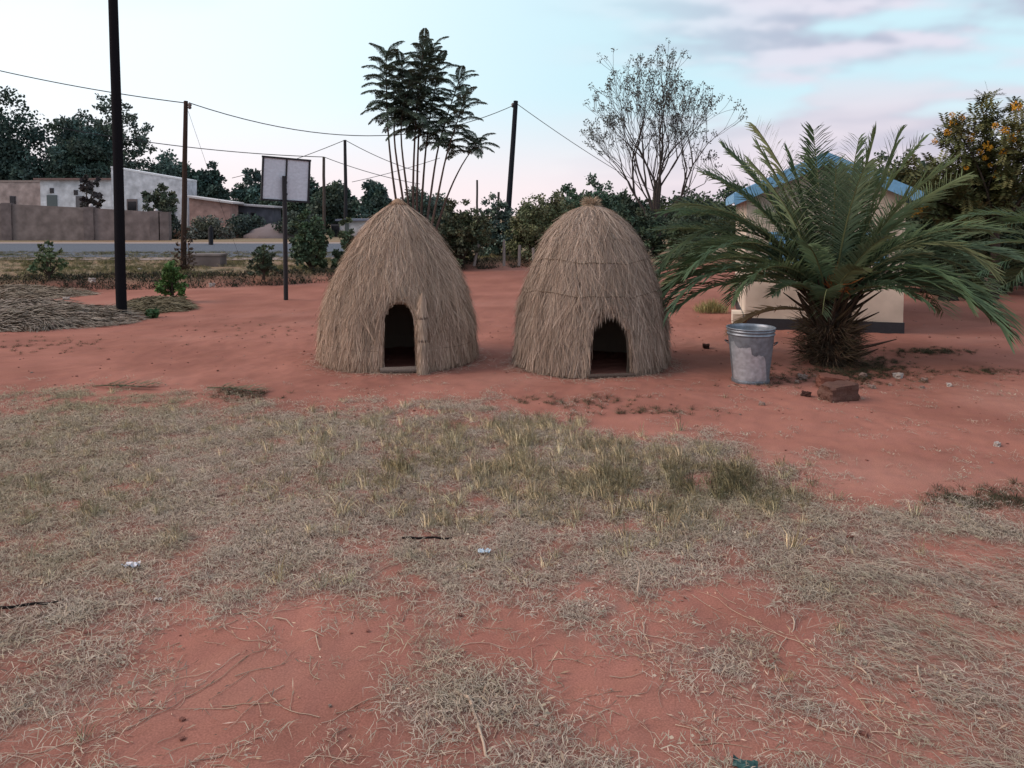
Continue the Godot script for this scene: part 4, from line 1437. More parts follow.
func palm_trunk(t: Node3D, h: float, r: float, spikes: int) -> void:
	var mb := MB.new()
	var rows := []
	for i in 9:
		var k := i / 8.0
		rows.push_back([r * (1.0 - 0.35 * k) * (0.9 + 0.1 * sin(k * 9.0)), -0.03 + h * k])
	rows.push_back([0.05, h + 0.05])
	mb.lathe(Vector3.ZERO, rows, 18, Color(0.07, 0.052, 0.04))
	obj("trunk", mb.done(), M.bark, t)
	# old leaf bases, each a stub
	for i in spikes:
		var a := i * 2.39996
		var k := i / float(spikes)
		var q := Vector3(cos(a), 0, sin(a))
		var p := q * r * (0.92 - 0.3 * k) + Vector3(0, 0.03 + h * k * 0.95, 0)
		var up := lerpf(0.35, 1.2, k) + rr(-0.2, 0.2)
		var d := (q + Vector3(0, up, 0) + rdir() * 0.45).normalized()
		var l := rr(0.08, 0.5) if rng.randf() < 0.35 else rr(0.07, 0.2)
		if k > 0.55:
			l = rr(0.15, 0.5)
		mb = MB.new()
		mb.tube([p, p + d * l * 0.5, p + d * l + Vector3(0, 0.02, 0)], [0.026, 0.016, 0.005], 5, vary(Color(0.085, 0.062, 0.044), 0.35, 0.08))
		obj("leaf_base", mb.done(), M.bark, t)

func palms() -> void:
	rng.seed = 303
	var foot := gp(829, 361); foot.y = -0.01
	var t := thing("date_palm", foot, "large short-trunked palm with arching feather fronds beside the dustbin", "palm")
	palm_trunk(t, 0.66, 0.22, 120)
	var green := Color(0.100, 0.148, 0.080)
	var cr := Vector3(0, 0.73, 0)
	# upright centre, then shells of ever lower fronds.  az 0 = to the right, PI/2 = towards the camera
	var hand := [[3.3, 1.18, 2.1, 0.45], [2.8, 1.22, 2.0, 0.4], [0.2, 1.14, 2.05, 0.55], [6.0, 1.08, 2.05, 0.8], [3.0, 0.95, 2.15, 0.95], [3.4, 0.98, 2.15, 1.2], [0.4, 0.95, 1.95, 1.2], [1.6, 1.3, 1.6, 0.5], [4.9, 1.2, 2.1, 0.4], [4.0, 1.15, 2.1, 0.5], [5.4, 1.1, 2.1, 0.6],
		[0.1, 1.42, 2.2, 0.1], [2.9, 1.34, 2.1, 0.5], [1.2, 1.48, 1.75, 0.15], [4.6, 1.45, 2.0, 0.15], [0.25, 1.27, 2.25, 0.02], [5.7, 1.25, 1.9, 0.35], [3.5, 1.12, 2.0, 0.75], [3.2, 1.0, 2.0, 1.1], [4.2, 1.38, 1.95, 0.3], [1.9, 1.38, 1.6, 0.4],
		[2.9, 0.95, 2.0, 1.95], [3.3, 0.85, 2.2, 1.9], [3.05, 0.72, 2.2, 1.8], [3.45, 0.66, 2.2, 1.6], [2.95, 0.6, 2.1, 1.7], [3.15, 0.5, 2.15, 1.5], [3.6, 0.85, 2.2, 1.8], [3.8, 0.6, 2.1, 1.5], [3.25, 1.05, 2.2, 2.1], [2.7, 0.8, 1.6, 2.0], [3.1, 0.36, 1.9, 1.1],
		[0.3, 1.0, 2.0, 2.0], [6.1, 0.9, 2.2, 1.8], [0.1, 0.78, 2.2, 1.9], [0.3, 0.62, 2.0, 1.8], [5.9, 0.62, 2.2, 1.6], [0.2, 0.5, 2.2, 1.75], [0.5, 0.8, 1.7, 2.1], [5.6, 0.85, 2.1, 1.7], [0.0, 1.08, 2.1, 2.0], [6.2, 0.42, 2.1, 1.4], [0.1, 0.34, 1.9, 1.2], [0.35, 0.45, 2.05, 1.7]]
	for f in hand:
		frond(t, cr + Vector3(cos(f[0]), 0, sin(f[0])) * 0.1, f[0], f[1], f[2] * rr(0.88, 0.98) * (0.93 if cos(f[0]) > 0.7 else 1.0), f[3], vary(green, 0.15, 0.08))
	for i in 22:
		var az := i * 2.39996 + 0.4
		var k := i / 21.0
		var el := lerpf(1.25, 0.4, k) + rr(-0.08, 0.08)
		var front := sin(az)
		var ln := rr(1.6, 2.0) if front < 0.4 else rr(0.9, 1.2)
		if front > 0.35: el = maxf(el, 0.65)
		if front > 0.35: ln *= 0.95
		frond(t, cr + Vector3(cos(az) * 0.12, -0.08 * k, sin(az) * 0.12), az, el, ln, lerpf(0.5, 1.7, k) * rr(0.8, 1.1), vary(green, 0.2, 0.1))
	for f in [[4.0, 0.1, 1.2, 1.0], [5.3, 0.1, 1.1, 1.2]]:
		frond(t, cr + Vector3(cos(f[0]) * 0.12, -0.2, sin(f[0]) * 0.12), f[0], f[1], f[2], f[3], Color(0.19, 0.135, 0.075), true)
	# brown-orange fruiting stalks in the heart
	var mb := MB.new()
	for i in 150:
		var d := (rdir() * Vector3(0.5, 0.6, 0.4) + Vector3(-0.05, 0.5, 0.5)).normalized()
		mb.leaf(Vector3(-0.03, 0.85, 0.2) + rdir() * 0.08, d, d.cross(rdir()).normalized(), rr(0.1, 0.26), 0.007, vary(Color(0.26, 0.10, 0.035), 0.3, 0.1))
	obj("fruit_stalks", mb.done(), M.leaf, t)
	# dead leaf skirt round the foot
	mb = MB.new()
	for i in 2600:
		var a := rng.randf() * TAU
		var q := Vector3(cos(a), 0, sin(a))
		var p := q * rr(0.12, 0.26) + Vector3(0, rr(0.02, 0.45), 0)
		var d := (q + Vector3(0, rr(-0.6, 0.7), 0) + rdir() * 0.3).normalized()
		mb.leaf(p, d, d.cross(rdir()).normalized(), rr(0.06, 0.28), rr(0.002, 0.005), vary(Color(0.088, 0.066, 0.045), 0.45, 0.12))
	tag(obj("dead_leaves", mb.done(), M.straw, t), "", "", "", "stuff")
	# second palm standing beyond, its fronds reaching in from the right
	rng.seed = 404
	var f2 := gp(1105, 318); f2.y = -0.01
	var t2 := thing("date_palm", f2, "second palm whose long fronds reach in under the flowering tree", "palm")
	palm_trunk(t2, 0.7, 0.3, 40)
	for f in [[3.0, 0.85, 2.3, 1.3], [3.3, 0.6, 2.3, 1.2], [3.1, 0.4, 2.2, 1.0], [2.8, 0.55, 2.1, 1.35], [3.5, 0.9, 2.3, 1.2], [2.9, 0.2, 2.1, 0.7], [3.25, 0.1, 2.1, 0.6], [2.5, 0.8, 2.1, 1.4], [3.9, 0.7, 2.2, 1.1], [0.3, 0.7, 2.2, 1.2], [5.2, 0.8, 2.2, 1.1], [1.2, 0.8, 2.0, 1.4], [1.9, 0.6, 1.9, 1.4], [4.5, 1.2, 2.1, 0.6], [0.8, 1.2, 2.1, 0.6], [2.7, 1.15, 2.2, 0.8]]:
		frond(t2, Vector3(0, 0.7, 0), f[0], f[1], f[2], f[3], vary(green, 0.2, 0.1))

# ---------------------------------------------------------------- dustbin
func dustbin() -> void:
	rng.seed = 505
	var p := on_ground(750.5, 381); p.y = ground_y(p.x, p.z) - 0.004
	var t := thing("dustbin", p, "dented galvanised steel dustbin with a bright ragged bare patch", "dustbin")
	var H := 0.535
	var r0 := 0.172
	var r1 := 0.222
	var zinc := Color(0.27, 0.32, 0.37)
	var mb := MB.new()
	var rows := [[0.02, 0.03], [r0 - 0.004, 0.03], [r0, 0.0], [r0 + 0.008, 0.0], [r0 + 0.008, 0.03], [r0 + 0.001, 0.034]]
	for i in range(1, 13):
		var k := i / 12.0
		rows.push_back([lerpf(r0, r1, k * 0.86), lerpf(0.034, H * 0.86, k)])
	rows += [[r1 - 0.006, H * 0.865], [r1 + 0.004, H * 0.875], [r1 + 0.004, H * 0.89], [r1 - 0.005, H * 0.90], [r1 - 0.004, H * 0.925], [r1 + 0.005, H * 0.935], [r1 + 0.005, H * 0.95], [r1 - 0.003, H * 0.96], [r1, H * 0.975],
		[r1 + 0.011, H * 0.98], [r1 + 0.012, H], [r1 - 0.002, H], [r1 - 0.012, H * 0.95], [r0 - 0.012, 0.04], [0.02, 0.04]]
	mb.lathe(Vector3.ZERO, rows, 48, zinc)
	for i in mb.v.size():
		var q := mb.v[i]
		var k := nz.get_noise_3d(q.x * 160, q.y * 120, q.z * 160)
		mb.v[i] += Vector3(q.x, 0, q.z) * 0.035 * k
		mb.c[i] = zinc * (1.0 + 0.25 * nz.get_noise_3d(q.x * 300, q.y * 200, q.z * 300))
	obj("body", mb.done(), M.zinc, t)
	# bare bright patch: outline height over angle, ragged top
	mb = MB.new()
	var prevt := 0.0
	var n := 46
	var a0 := deg_to_rad(-62.0)
	var a1 := deg_to_rad(56.0)
	var cam_a := atan2(-p.x, -p.z)
	var outl := [[0.0, 0.74], [0.13, 0.77], [0.17, 0.70], [0.24, 0.66], [0.34, 0.66], [0.46, 0.67], [0.52, 0.69], [0.545, 0.56], [0.62, 0.52], [0.72, 0.54], [0.84, 0.52], [0.88, 0.46], [0.93, 0.3], [1.0, 0.1]]
	for i in n:
		var pr := []
		for e in 2:
			var u := (i + e) / float(n)
			var top := 0.5
			for j in outl.size() - 1:
				if u >= outl[j][0]:
					top = lerpf(outl[j][1], outl[j + 1][1], clampf((u - outl[j][0]) / (outl[j + 1][0] - outl[j][0]), 0, 1))
			top += 0.02 * nz.get_noise_2d(u * 900.0, 3.0)
			pr.push_back([lerpf(a0, a1, u) + cam_a, top])
		for s in 8:
			var q := []
			for e in [[0, 0], [0, 1], [1, 1], [1, 0]]:
				var hh: float = lerpf(0.036, pr[e[0]][1] * H, (s + e[1]) / 8.0)
				var r := lerpf(r0, r1, hh / H) + 0.0012
				var v := Vector3(sin(pr[e[0]][0]) * r, hh, cos(pr[e[0]][0]) * r)
				v += Vector3(v.x, 0, v.z) * 0.035 * nz.get_noise_3d(v.x * 160, v.y * 120, v.z * 160)
				q.push_back(v)
			mb.quad(q[0], q[1], q[2], q[3], Color(0.62, 0.72, 0.80))
	var pt := obj("bare_patch", mb.done(), M.zinc_bright, t)
	pt.set_meta("label", "bright pale bare metal patch with a ragged top")
	for s in [-1, 1]:
		mb = MB.new()
		var pts := PackedVector3Array()
		for i in 7:
			var u := i / 6.0
			pts.push_back(Vector3(s * (r1 - 0.012 + 0.035 * sin(u * PI)), H * 0.70 + 0.02 * sin(u * PI), lerpf(-0.06, 0.06, u)).rotated(Vector3.UP, cam_a))
		mb.tube(pts, [0.006, 0.006, 0.006, 0.006, 0.006, 0.006, 0.006], 6, Color(0.10, 0.10, 0.11))
		obj("handle", mb.done(), M.zinc, t)

# ---------------------------------------------------------------- bricks and stones
func rough_block(size: Vector3, col: Color, chip: float, sd: float) -> ArrayMesh:
	# a worn brick: subdivided box with rounded, chipped edges
	var mb := MB.new()
	var n := 7
	var axes := [Basis(Vector3.RIGHT, Vector3.UP, Vector3.BACK), Basis(Vector3.LEFT, Vector3.UP, Vector3.FORWARD), Basis(Vector3.FORWARD, Vector3.UP, Vector3.RIGHT), Basis(Vector3.BACK, Vector3.UP, Vector3.LEFT), Basis(Vector3.RIGHT, Vector3.FORWARD, Vector3.UP), Basis(Vector3.RIGHT, Vector3.BACK, Vector3.DOWN)]
	for B in axes:
		for i in n:
			for j in n:
				var q := []
				for e in [[0, 0], [0, 1], [1, 1], [1, 0]]:
					var u: float = -1.0 + 2.0 * (i + e[0]) / n
					var v: float = -1.0 + 2.0 * (j + e[1]) / n
					var c: Vector3 = B * Vector3(u, v, 1)
					var k := c.length() - 1.0
					c *= 1.0 - 0.2 * k * k
					c *= 1.0 + chip * nz.get_noise_3d(c.x * 45 + sd, c.y * 45, c.z * 45)
					q.push_back(c * size * 0.5)
				mb.quad(q[0], q[1], q[2], q[3], vary(col, 0.06))
	return mb.done()

func bricks_and_stones() -> void:
	rng.seed = 606
	var f := on_ground(841, 401)
	var o := obj("brick", rough_block(Vector3(0.33, 0.15, 0.17), Color(0.18, 0.105, 0.085), 0.2, 3.0), M.brick)
	o.position = f + Vector3(0, 0.065, -0.06); o.rotation = Vector3(0.05, 0.42, 0.02)
	tag(o, "large worn brown brick lying in front of another by the palm", "brick", "bricks by the palm")
	var f2 := on_ground(834, 388)
	o = obj("brick", rough_block(Vector3(0.27, 0.13, 0.14), Color(0.24, 0.115, 0.088), 0.24, 8.0), M.brick)
	o.position = f2 + Vector3(0, 0.045, -0.03); o.rotation = Vector3(0.1, -0.2, -0.12)
	tag(o, "smaller red broken brick just behind the large worn brick", "brick", "bricks by the palm")
	var g := "pale stones scattered about the palm"
	var st := [[803, 379, 0.055, 0, "pale flat stone between dustbin and palm foot"], [797, 383, 0.03, 0, "small pale chip between dustbin and palm foot"], [822, 379, 0.03, 0, "small pink stone touching the broken brick"], [806, 396, 0.05, 1, "dark lump of earth beside the large brick"],
		[863, 377, 0.05, 0, "pale stone behind the large brick at the palm foot"], [872, 388, 0.035, 0, "small pale stone right beside the large brick"], [898, 378, 0.06, 2, "white stone in the weeds beside the palm"], [924, 381, 0.035, 0, "pale pebble beyond the weeds by the palm"], [949, 386, 0.032, 2, "small white pebble on bare red earth beyond the palm"],
		[997, 446, 0.03, 2, "lone white pebble on the open red earth"], [762, 405, 0.03, 0, "tan pebble on the red earth in front of the dustbin"], [706, 348, 0.06, 1, "dark clod on the earth behind the dustbin"], [922, 388, 0.025, 0, "tiny tan pebble near the weeds"], [890, 386, 0.026, 0, "small flat pebble below the white stone"],
		[66, 300, 0.07, 2, "white scrap stone on top of the hay heap edge"], [98, 318, 0.06, 2, "pale stone at the foot of the black pole"], [140, 271, 0.08, 2, "white stone on the grassy verge"], [92, 281, 0.08, 2, "white stone on the edge of the bank"], [212, 286, 0.07, 2, "white stone lying on the bank by the green shrub"]]
	var cols := [Color(0.36, 0.27, 0.23), Color(0.075, 0.042, 0.036), Color(0.55, 0.50, 0.46)]
	for s in st:
		var p := on_ground(s[0], s[1])
		var m := rough_block(Vector3(s[2] * 1.5, s[2], s[2] * 1.2), cols[s[3]], 0.5, rr(0, 900))
		o = obj("stone", m, M.rock)
		o.position = p + Vector3(0, s[2] * 0.3, 0); o.rotation.y = rr(0, 6)
		tag(o, s[4], "stone", g if s[1] > 340 else "")
	# scatter of pebbles and clods too many to count
	var xf := []
	var cl := []
	for i in 900:
		var x := rr(-6, 7); var z := rr(-13, -1.9)
		var sz := rr(0.003, 0.010) * (1.0 if rng.randf() < 0.95 else 1.8)
		xf.push_back(Transform3D(Basis(Vector3.UP, rr(0, 6)) * Basis.from_scale(Vector3(sz, sz * 0.7, sz * 0.8)), Vector3(x, ground_y(x, z) + sz * 0.15, z)))
		cl.push_back(vary(Color(0.30, 0.14, 0.11) if rng.randf() < 0.8 else Color(0.40, 0.31, 0.26), 0.3))
	tag(scatter("pebbles", rough_block(Vector3(2, 2, 2), Color.WHITE, 0.4, 77.0), M.rock, xf, cl), "fine red clods and pebbles strewn over the earth", "pebbles", "", "stuff")

# ---------------------------------------------------------------- hay heaps
func heap(called: String, label: String, px: float, py: float, rx: float, rz: float, h: float, n: int, col: Color) -> void:
	var p := on_ground(px, py); 
	var t := thing(called, p, label, "hay heap")
	var mb := MB.new()
	var f := func(x: float, z: float) -> float:
		var d := sqrt(x * x / (rx * rx) + z * z / (rz * rz))
		return h * (maxf(0.0, 1.0 - d * d)) * (1.0 + 0.5 * nz.get_noise_2d(x * 60 + px, z * 60)) + 0.03 * nz.get_noise_2d(x * 150, z * 150 + px) - 0.02
	var g := 36
	for j in g:
		for i in g:
			var q := []
			for e in [[0, 0], [0, 1], [1, 1], [1, 0]]:
				var x: float = rx * (-1 + 2.0 * (i + e[0]) / g)
				var z: float = rz * (-1 + 2.0 * (j + e[1]) / g)
				q.push_back(Vector3(x, f.call(x, z) if x * x / (rx * rx) + z * z / (rz * rz) < 1.0 else -0.05, z))
			mb.quad(q[0], q[3], q[2], q[1], col * 0.6)
	obj("mound", mb.done(), M.soil, t)
	mb = MB.new()
	for i in n:
		var a := rng.randf() * TAU
		var r := sqrt(rng.randf()) * 1.02
		var x := cos(a) * r * rx; var z := sin(a) * r * rz
		var y: float = f.call(x, z)
		var flow := nz.get_noise_2d(x * 35 + px, z * 35) * 2.2
		var d := Vector3(cos(flow), rr(-0.15, 0.35), sin(flow) * 0.7 + rr(-0.3, 0.3)).normalized()
		var l := rr(0.12, 0.36)
		var e := Vector3(x, y, z) + d * l
		e.y = maxf(e.y - 0.05, f.call(e.x, e.z) + rr(0.0, 0.05))
		var m := Vector3(x, y, z).lerp(e, 0.5) + Vector3(0, rr(0.0, 0.05), 0)
		var sd := (e - m).cross(rdir()).normalized()
		mb.ribbon([Vector3(x, y + 0.005, z), m, e], [0.004, 0.004, 0.001], sd, Vector3.UP, vary(col, 0.35, 0.05))
	tag(obj("hay", mb.done(), M.straw, t), "", "", "", "stuff")

func heaps() -> void:
	rng.seed = 707
	heap("hay_heap", "large flattened heap of grey cut grass beside the black pole", 30, 322, 1.45, 0.9, 0.30, 12000, Color(0.25, 0.222, 0.185))
	heap("hay_heap", "low greenish mound of cut grass behind the black pole", 150, 309, 0.62, 0.75, 0.16, 4500, Color(0.17, 0.155, 0.105))
	heap("hay_heap", "thin spread of dry grass against the bank behind the big heap", 20, 296, 1.3, 0.7, 0.18, 4500, Color(0.245, 0.215, 0.17))
	leafy_tree("weed_clump", "small dark green weed clump at the foot of the black pole", "weed", 152, 311, 10, 11.9, 0.0, 0.0, Color(0.06, 0.11, 0.05), 24, 20, 0.06, "", 0.4, 4, 0.5, "leaf")
	var tp := on_ground(712, 313)
	var tm := MB.new()
	for i in 700:
		var q := Vector3(rr(-0.3, 0.26), 0, rr(-0.18, 0.18)) * sqrt(rng.randf())
		var d := Vector3(rr(-0.5, 0.5) + q.x, 1.0, rr(-0.4, 0.4)).normalized()
		var l := rr(0.08, 0.3) * (1.0 - absf(q.x) * 1.6)
		tm.leaf(q, d, d.cross(rdir()).normalized(), l, 0.004, vary(Color(0.27, 0.26, 0.125), 0.3, 0.08))
	var tu := obj("grass_tussock", tm.done(), M.straw)
	tu.position = tp
	tag(tu, "pale green grass tussock beside the small house wall", "tussock")

# ---------------------------------------------------------------- grass
func mat_mesh(sd: int, n: int, spread: float, len: float, fan := PI, flakes := 0) -> ArrayMesh:
	rng.seed = sd
	var mb := MB.new()
	for i in n:
		var a := rr(-fan, fan)
		var p := Vector3(rr(-1, 1) * spread, rr(0.0, 0.012), rr(-1, 1) * spread)
		var l := len * rr(0.4, 1.25)
		var d := Vector3(cos(a), rr(-0.05, 0.22), sin(a))
		var k := Vector3(-sin(a), 0, cos(a)) * rr(-0.35, 0.35) * l
		var e := p + d * l + k
		e.y = maxf(e.y - l * 0.12, 0.001)
		var m := p + d * l * 0.5 + Vector3(0, rr(0, 0.012), 0)
		var w := rr(0.0005, 0.0012)
		var s := Vector3(-sin(a), rr(-0.6, 0.6), cos(a)).normalized()
		var c := vary(Color(0.9, 0.9, 0.9), 0.35, 0.06)
		mb.ribbon([p, m, e], [w, w, w * 0.25], s, Vector3.UP, c)
	# broken leaf flakes and short chopped stalks
	for i in flakes:
		var p := Vector3(rr(-1, 1) * spread, rr(0.002, 0.014), rr(-1, 1) * spread)
		var d := Vector3(rr(-1, 1), rr(-0.2, 0.35), rr(-1, 1)).normalized()
		mb.leaf(p, d, d.cross(Vector3(rr(-0.5, 0.5), 1, rr(-0.5, 0.5))).normalized(), rr(0.012, 0.04), rr(0.0025, 0.006), vary(Color(0.95, 0.85, 0.75), 0.4, 0.1))
	return mb.done()

func tuft_mesh(sd: int, n: int, h: float, splay: float) -> ArrayMesh:
	rng.seed = sd
	var mb := MB.new()
	for i in n:
		var a := rng.randf() * TAU
		var q := Vector3(cos(a), 0, sin(a))
		var p := q * rr(0, 0.035)
		var l := h * rr(0.35, 1.1)
		var sp := splay * rr(0.15, 1.1)
		var m := p + Vector3(0, l * 0.55, 0) + q * sp * l * 0.35
		var e := p + Vector3(0, l * rr(0.65, 0.98), 0) + q * sp * l
		if rng.randf() < 0.2: e.y *= 0.5
		var w := rr(0.0007, 0.0017)
		var s := Vector3(-sin(a), 0, cos(a)).rotated(Vector3.UP, rr(-1, 1))
		mb.ribbon([p, m, e], [w, w, w * 0.2], s, (q + Vector3(0, 0.6, 0)).normalized(), vary(Color(0.9, 0.9, 0.9), 0.3, 0.06))
	return mb.done()

func grass() -> void:
	var mats := []
	mats = [mat_mesh(1000, 26, 0.06, 0.03), mat_mesh(1001, 22, 0.07, 0.042), mat_mesh(1002, 16, 0.08, 0.06), mat_mesh(1003, 26, 0.07, 0.028, PI, 5)]
	var tufts := [tuft_mesh(1100, 34, 0.095, 1.0), tuft_mesh(1101, 30, 0.075, 1.3), tuft_mesh(1102, 34, 0.12, 0.8), tuft_mesh(1103, 26, 0.06, 1.6)]
	rng.seed = 808
	mats.push_back(mat_mesh(1010, 20, 0.065, 0.045, 0.45))
	var X := [[], [], [], [], []]
	var C := [[], [], [], [], []]
	var X2 := [[], [], [], []]
	var C2 := [[], [], [], []]
	var grey := Color(0.335, 0.282, 0.226)
	var pale := Color(0.49, 0.415, 0.32)
	var olive := Color(0.33, 0.29, 0.155)
	var green := Color(0.19, 0.195, 0.115)
	for i in 120000:
		var x := rr(-6.5, 7.0)
		var z := rr(-7.6, -1.75)
		var c := cover(x, z)
		var p := proj(Vector3(x, 0, z))
		if rng.randf() > c * lerpf(0.92, 0.72, smooth(540.0, 640.0, p.y)) + 0.008: continue
		var y := ground_y(x, z)
		var tone := nz.get_noise_2d(x * 80.0 + 50, z * 80.0)
		var gg := clampf(blob(p, 40, 500, 110, 90) * 0.6 + blob(p, 110, 398, 110, 16) + blob(p, 720, 490, 90, 22) + blob(p, 905, 650, 120, 120) * 0.4 + blob(p, 415, 640, 70, 50) * 0.5 + tone * 0.5, 0.0, 1.0)
		var col := grey.lerp(pale, clampf(0.25 + 0.5 * rng.randf() * rng.randf(), 0, 1)).lerp(green.lerp(olive, rng.randf()), gg * 0.6)
		var v := rng.randi_range(0, 3)
		var sc := rr(0.75, 1.4)
		var comb := smooth(780.0, 880.0, p.x) * smooth(500.0, 560.0, p.y)
		var turn := rr(0, 6.28) if rng.randf() > comb * 0.9 else -1.0 + rng.randfn() * 0.3
		if rng.randf() < comb * 0.65: v = 4
		X[v].push_back(Transform3D(Basis(Vector3.UP, turn) * Basis(Vector3.RIGHT, rr(-0.15, 0.15)) * Basis.from_scale(Vector3.ONE * sc), Vector3(x, y, z)))
		C[v].push_back(vary(col, 0.22, 0.04))
		# standing tufts
		var d := blob(p, 480, 468, 170, 40) * 0.75 + blob(p, 610, 490, 110, 40) * 0.6 + blob(p, 60, 495, 110, 45) * 0.4 + blob(p, 520, 425, 170, 14) * 0.45 + blob(p, 100, 420, 150, 26) * 0.25 + blob(p, 720, 488, 85, 22) * 1.1 + 0.015
		d *= clampf(0.75 + 1.5 * nz.get_noise_2d(x * 110.0, z * 110.0 + 60), 0.05, 1.6)
		if rng.randf() < d * 0.62:
			var heapy := blob(p, 720, 487, 90, 20)
			var olv := clampf(blob(p, 380, 465, 60, 18) + blob(p, 50, 500, 80, 30) * 0.9 + heapy + tone * 0.3, 0, 1)
			var tc := Color(0.70, 0.625, 0.40).lerp(grey, rng.randf() * 0.5).lerp(olive, olv * 0.75).lerp(green * 0.75, heapy * 0.8)
			var k := rng.randi_range(0, 3)
			var s2 := rr(0.55, 1.15) * (0.75 if p.x < 250 else 1.0)
			X2[k].push_back(Transform3D(Basis(Vector3.UP, rr(0, 6.28)) * Basis(Vector3.RIGHT, rr(-0.25, 0.25)) * Basis.from_scale(Vector3.ONE * s2), Vector3(x + rr(-0.05, 0.05), y, z + rr(-0.05, 0.05))))
			C2[k].push_back(vary(tc, 0.25, 0.05))
	for k in 5:
		tag(scatter("grass_mat", mats[k], M.straw, X[k], C[k]), "flattened dead grey grass matted over the red earth", "grass", "", "stuff")
		if k == 4: continue
		tag(scatter("dry_grass", tufts[k], M.straw, X2[k], C2[k]), "standing dry beige grass tufts in front of the huts", "grass", "", "stuff")
	# verge grass between bank and road, and sparse weeds in the yard
	var X3 := []
	var C3 := []
	for i in 15000:
		var x := rr(-26.0, 1.0)
		var z := rr(-28.0, -16.0)
		if z > bank_z(x) - 0.25: continue
		var tn := nz.get_noise_2d(x * 20.0, z * 30.0)
		if rng.randf() > 0.55 + tn: continue
		X3.push_back(Transform3D(Basis(Vector3.UP, rr(0, 6.28)) * Basis.from_scale(Vector3(1.6, rr(0.7, 1.5), 1.6)), Vector3(x, ground_y(x, z), z)))
		C3.push_back(vary(Color(0.36, 0.325, 0.205).lerp(Color(0.21, 0.22, 0.11), clampf(0.45 + tn * 1.5, 0, 1)), 0.2, 0.04))
	tag(scatter("verge_grass", tufts[0], M.straw, X3, C3), "dry yellowish grass covering the verge before the road", "grass", "", "stuff")
	X3 = []; C3 = []
	for b in [[930, 352, 34, 3, 160], [855, 372, 60, 12, 420], [575, 402, 60, 5, 60], [40, 345, 60, 6, 60], [240, 396, 30, 5, 60], [640, 412, 60, 4, 50], [770, 380, 30, 8, 60], [860, 366, 40, 10, 260], [990, 500, 60, 12, 120], [270, 330, 80, 8, 40], [985, 372, 40, 3, 60]]:
		for i in b[4]:
			var p := on_ground(b[0] + rng.randfn() * b[2] * 0.6, b[1] + rng.randfn() * b[3] * 0.6)
			X3.push_back(Transform3D(Basis(Vector3.UP, rr(0, 6.28)) * Basis.from_scale(Vector3(0.8, rr(0.3, 0.7), 0.8)), p))
			C3.push_back(vary(Color(0.085, 0.095, 0.055).lerp(Color(0.2, 0.17, 0.12), rng.randf() * 0.6), 0.3, 0.05))
	tag(scatter("yard_weeds", tufts[3], M.straw, X3, C3), "short dark weeds growing on the red earth about the palm", "weeds", "", "stuff")

# ---------------------------------------------------------------- runners, sticks, scraps
func runner(mb: MB, p: Vector3, a: float, len: float, r: float, col: Color, lvl: int) -> void:
	var pts := PackedVector3Array()
	var rad := PackedFloat32Array()
	var n := maxi(4, int(len / 0.035))
	var q := p
	for i in n + 1:
		q.y = ground_y(q.x, q.z) + r * 0.7 + (0.008 * sin(i * 1.3 + p.x * 9.0) if r > 0.002 else 0.003)
		pts.push_back(q)
		rad.push_back(r * lerpf(1.0, 0.45, i / float(n)) * (1.25 if i % 3 == 0 else 1.0))
		a += rr(-0.42, 0.42)
		q += Vector3(cos(a), 0, sin(a)) * len / n
		# leaf scraps and side shoots at the nodes
		if i > 0 and rng.randf() < 0.75:
			var d := Vector3(cos(a + rr(-1.2, 1.2)), rr(0.05, 0.7), sin(a + rr(-1.2, 1.2))).normalized()
			mb.leaf(q, d, d.cross(rdir()).normalized(), rr(0.012, 0.05), 0.0022, vary(col, 0.3, 0.05))
		if lvl > 0 and i > 1 and rng.randf() < 0.13:
			runner(mb, q, a + rr(0.4, 1.0) * (1 if rng.randf() < 0.5 else -1), len * rr(0.2, 0.5), r * 0.7, col, lvl - 1)
	mb.tube(pts, rad, 5, col)

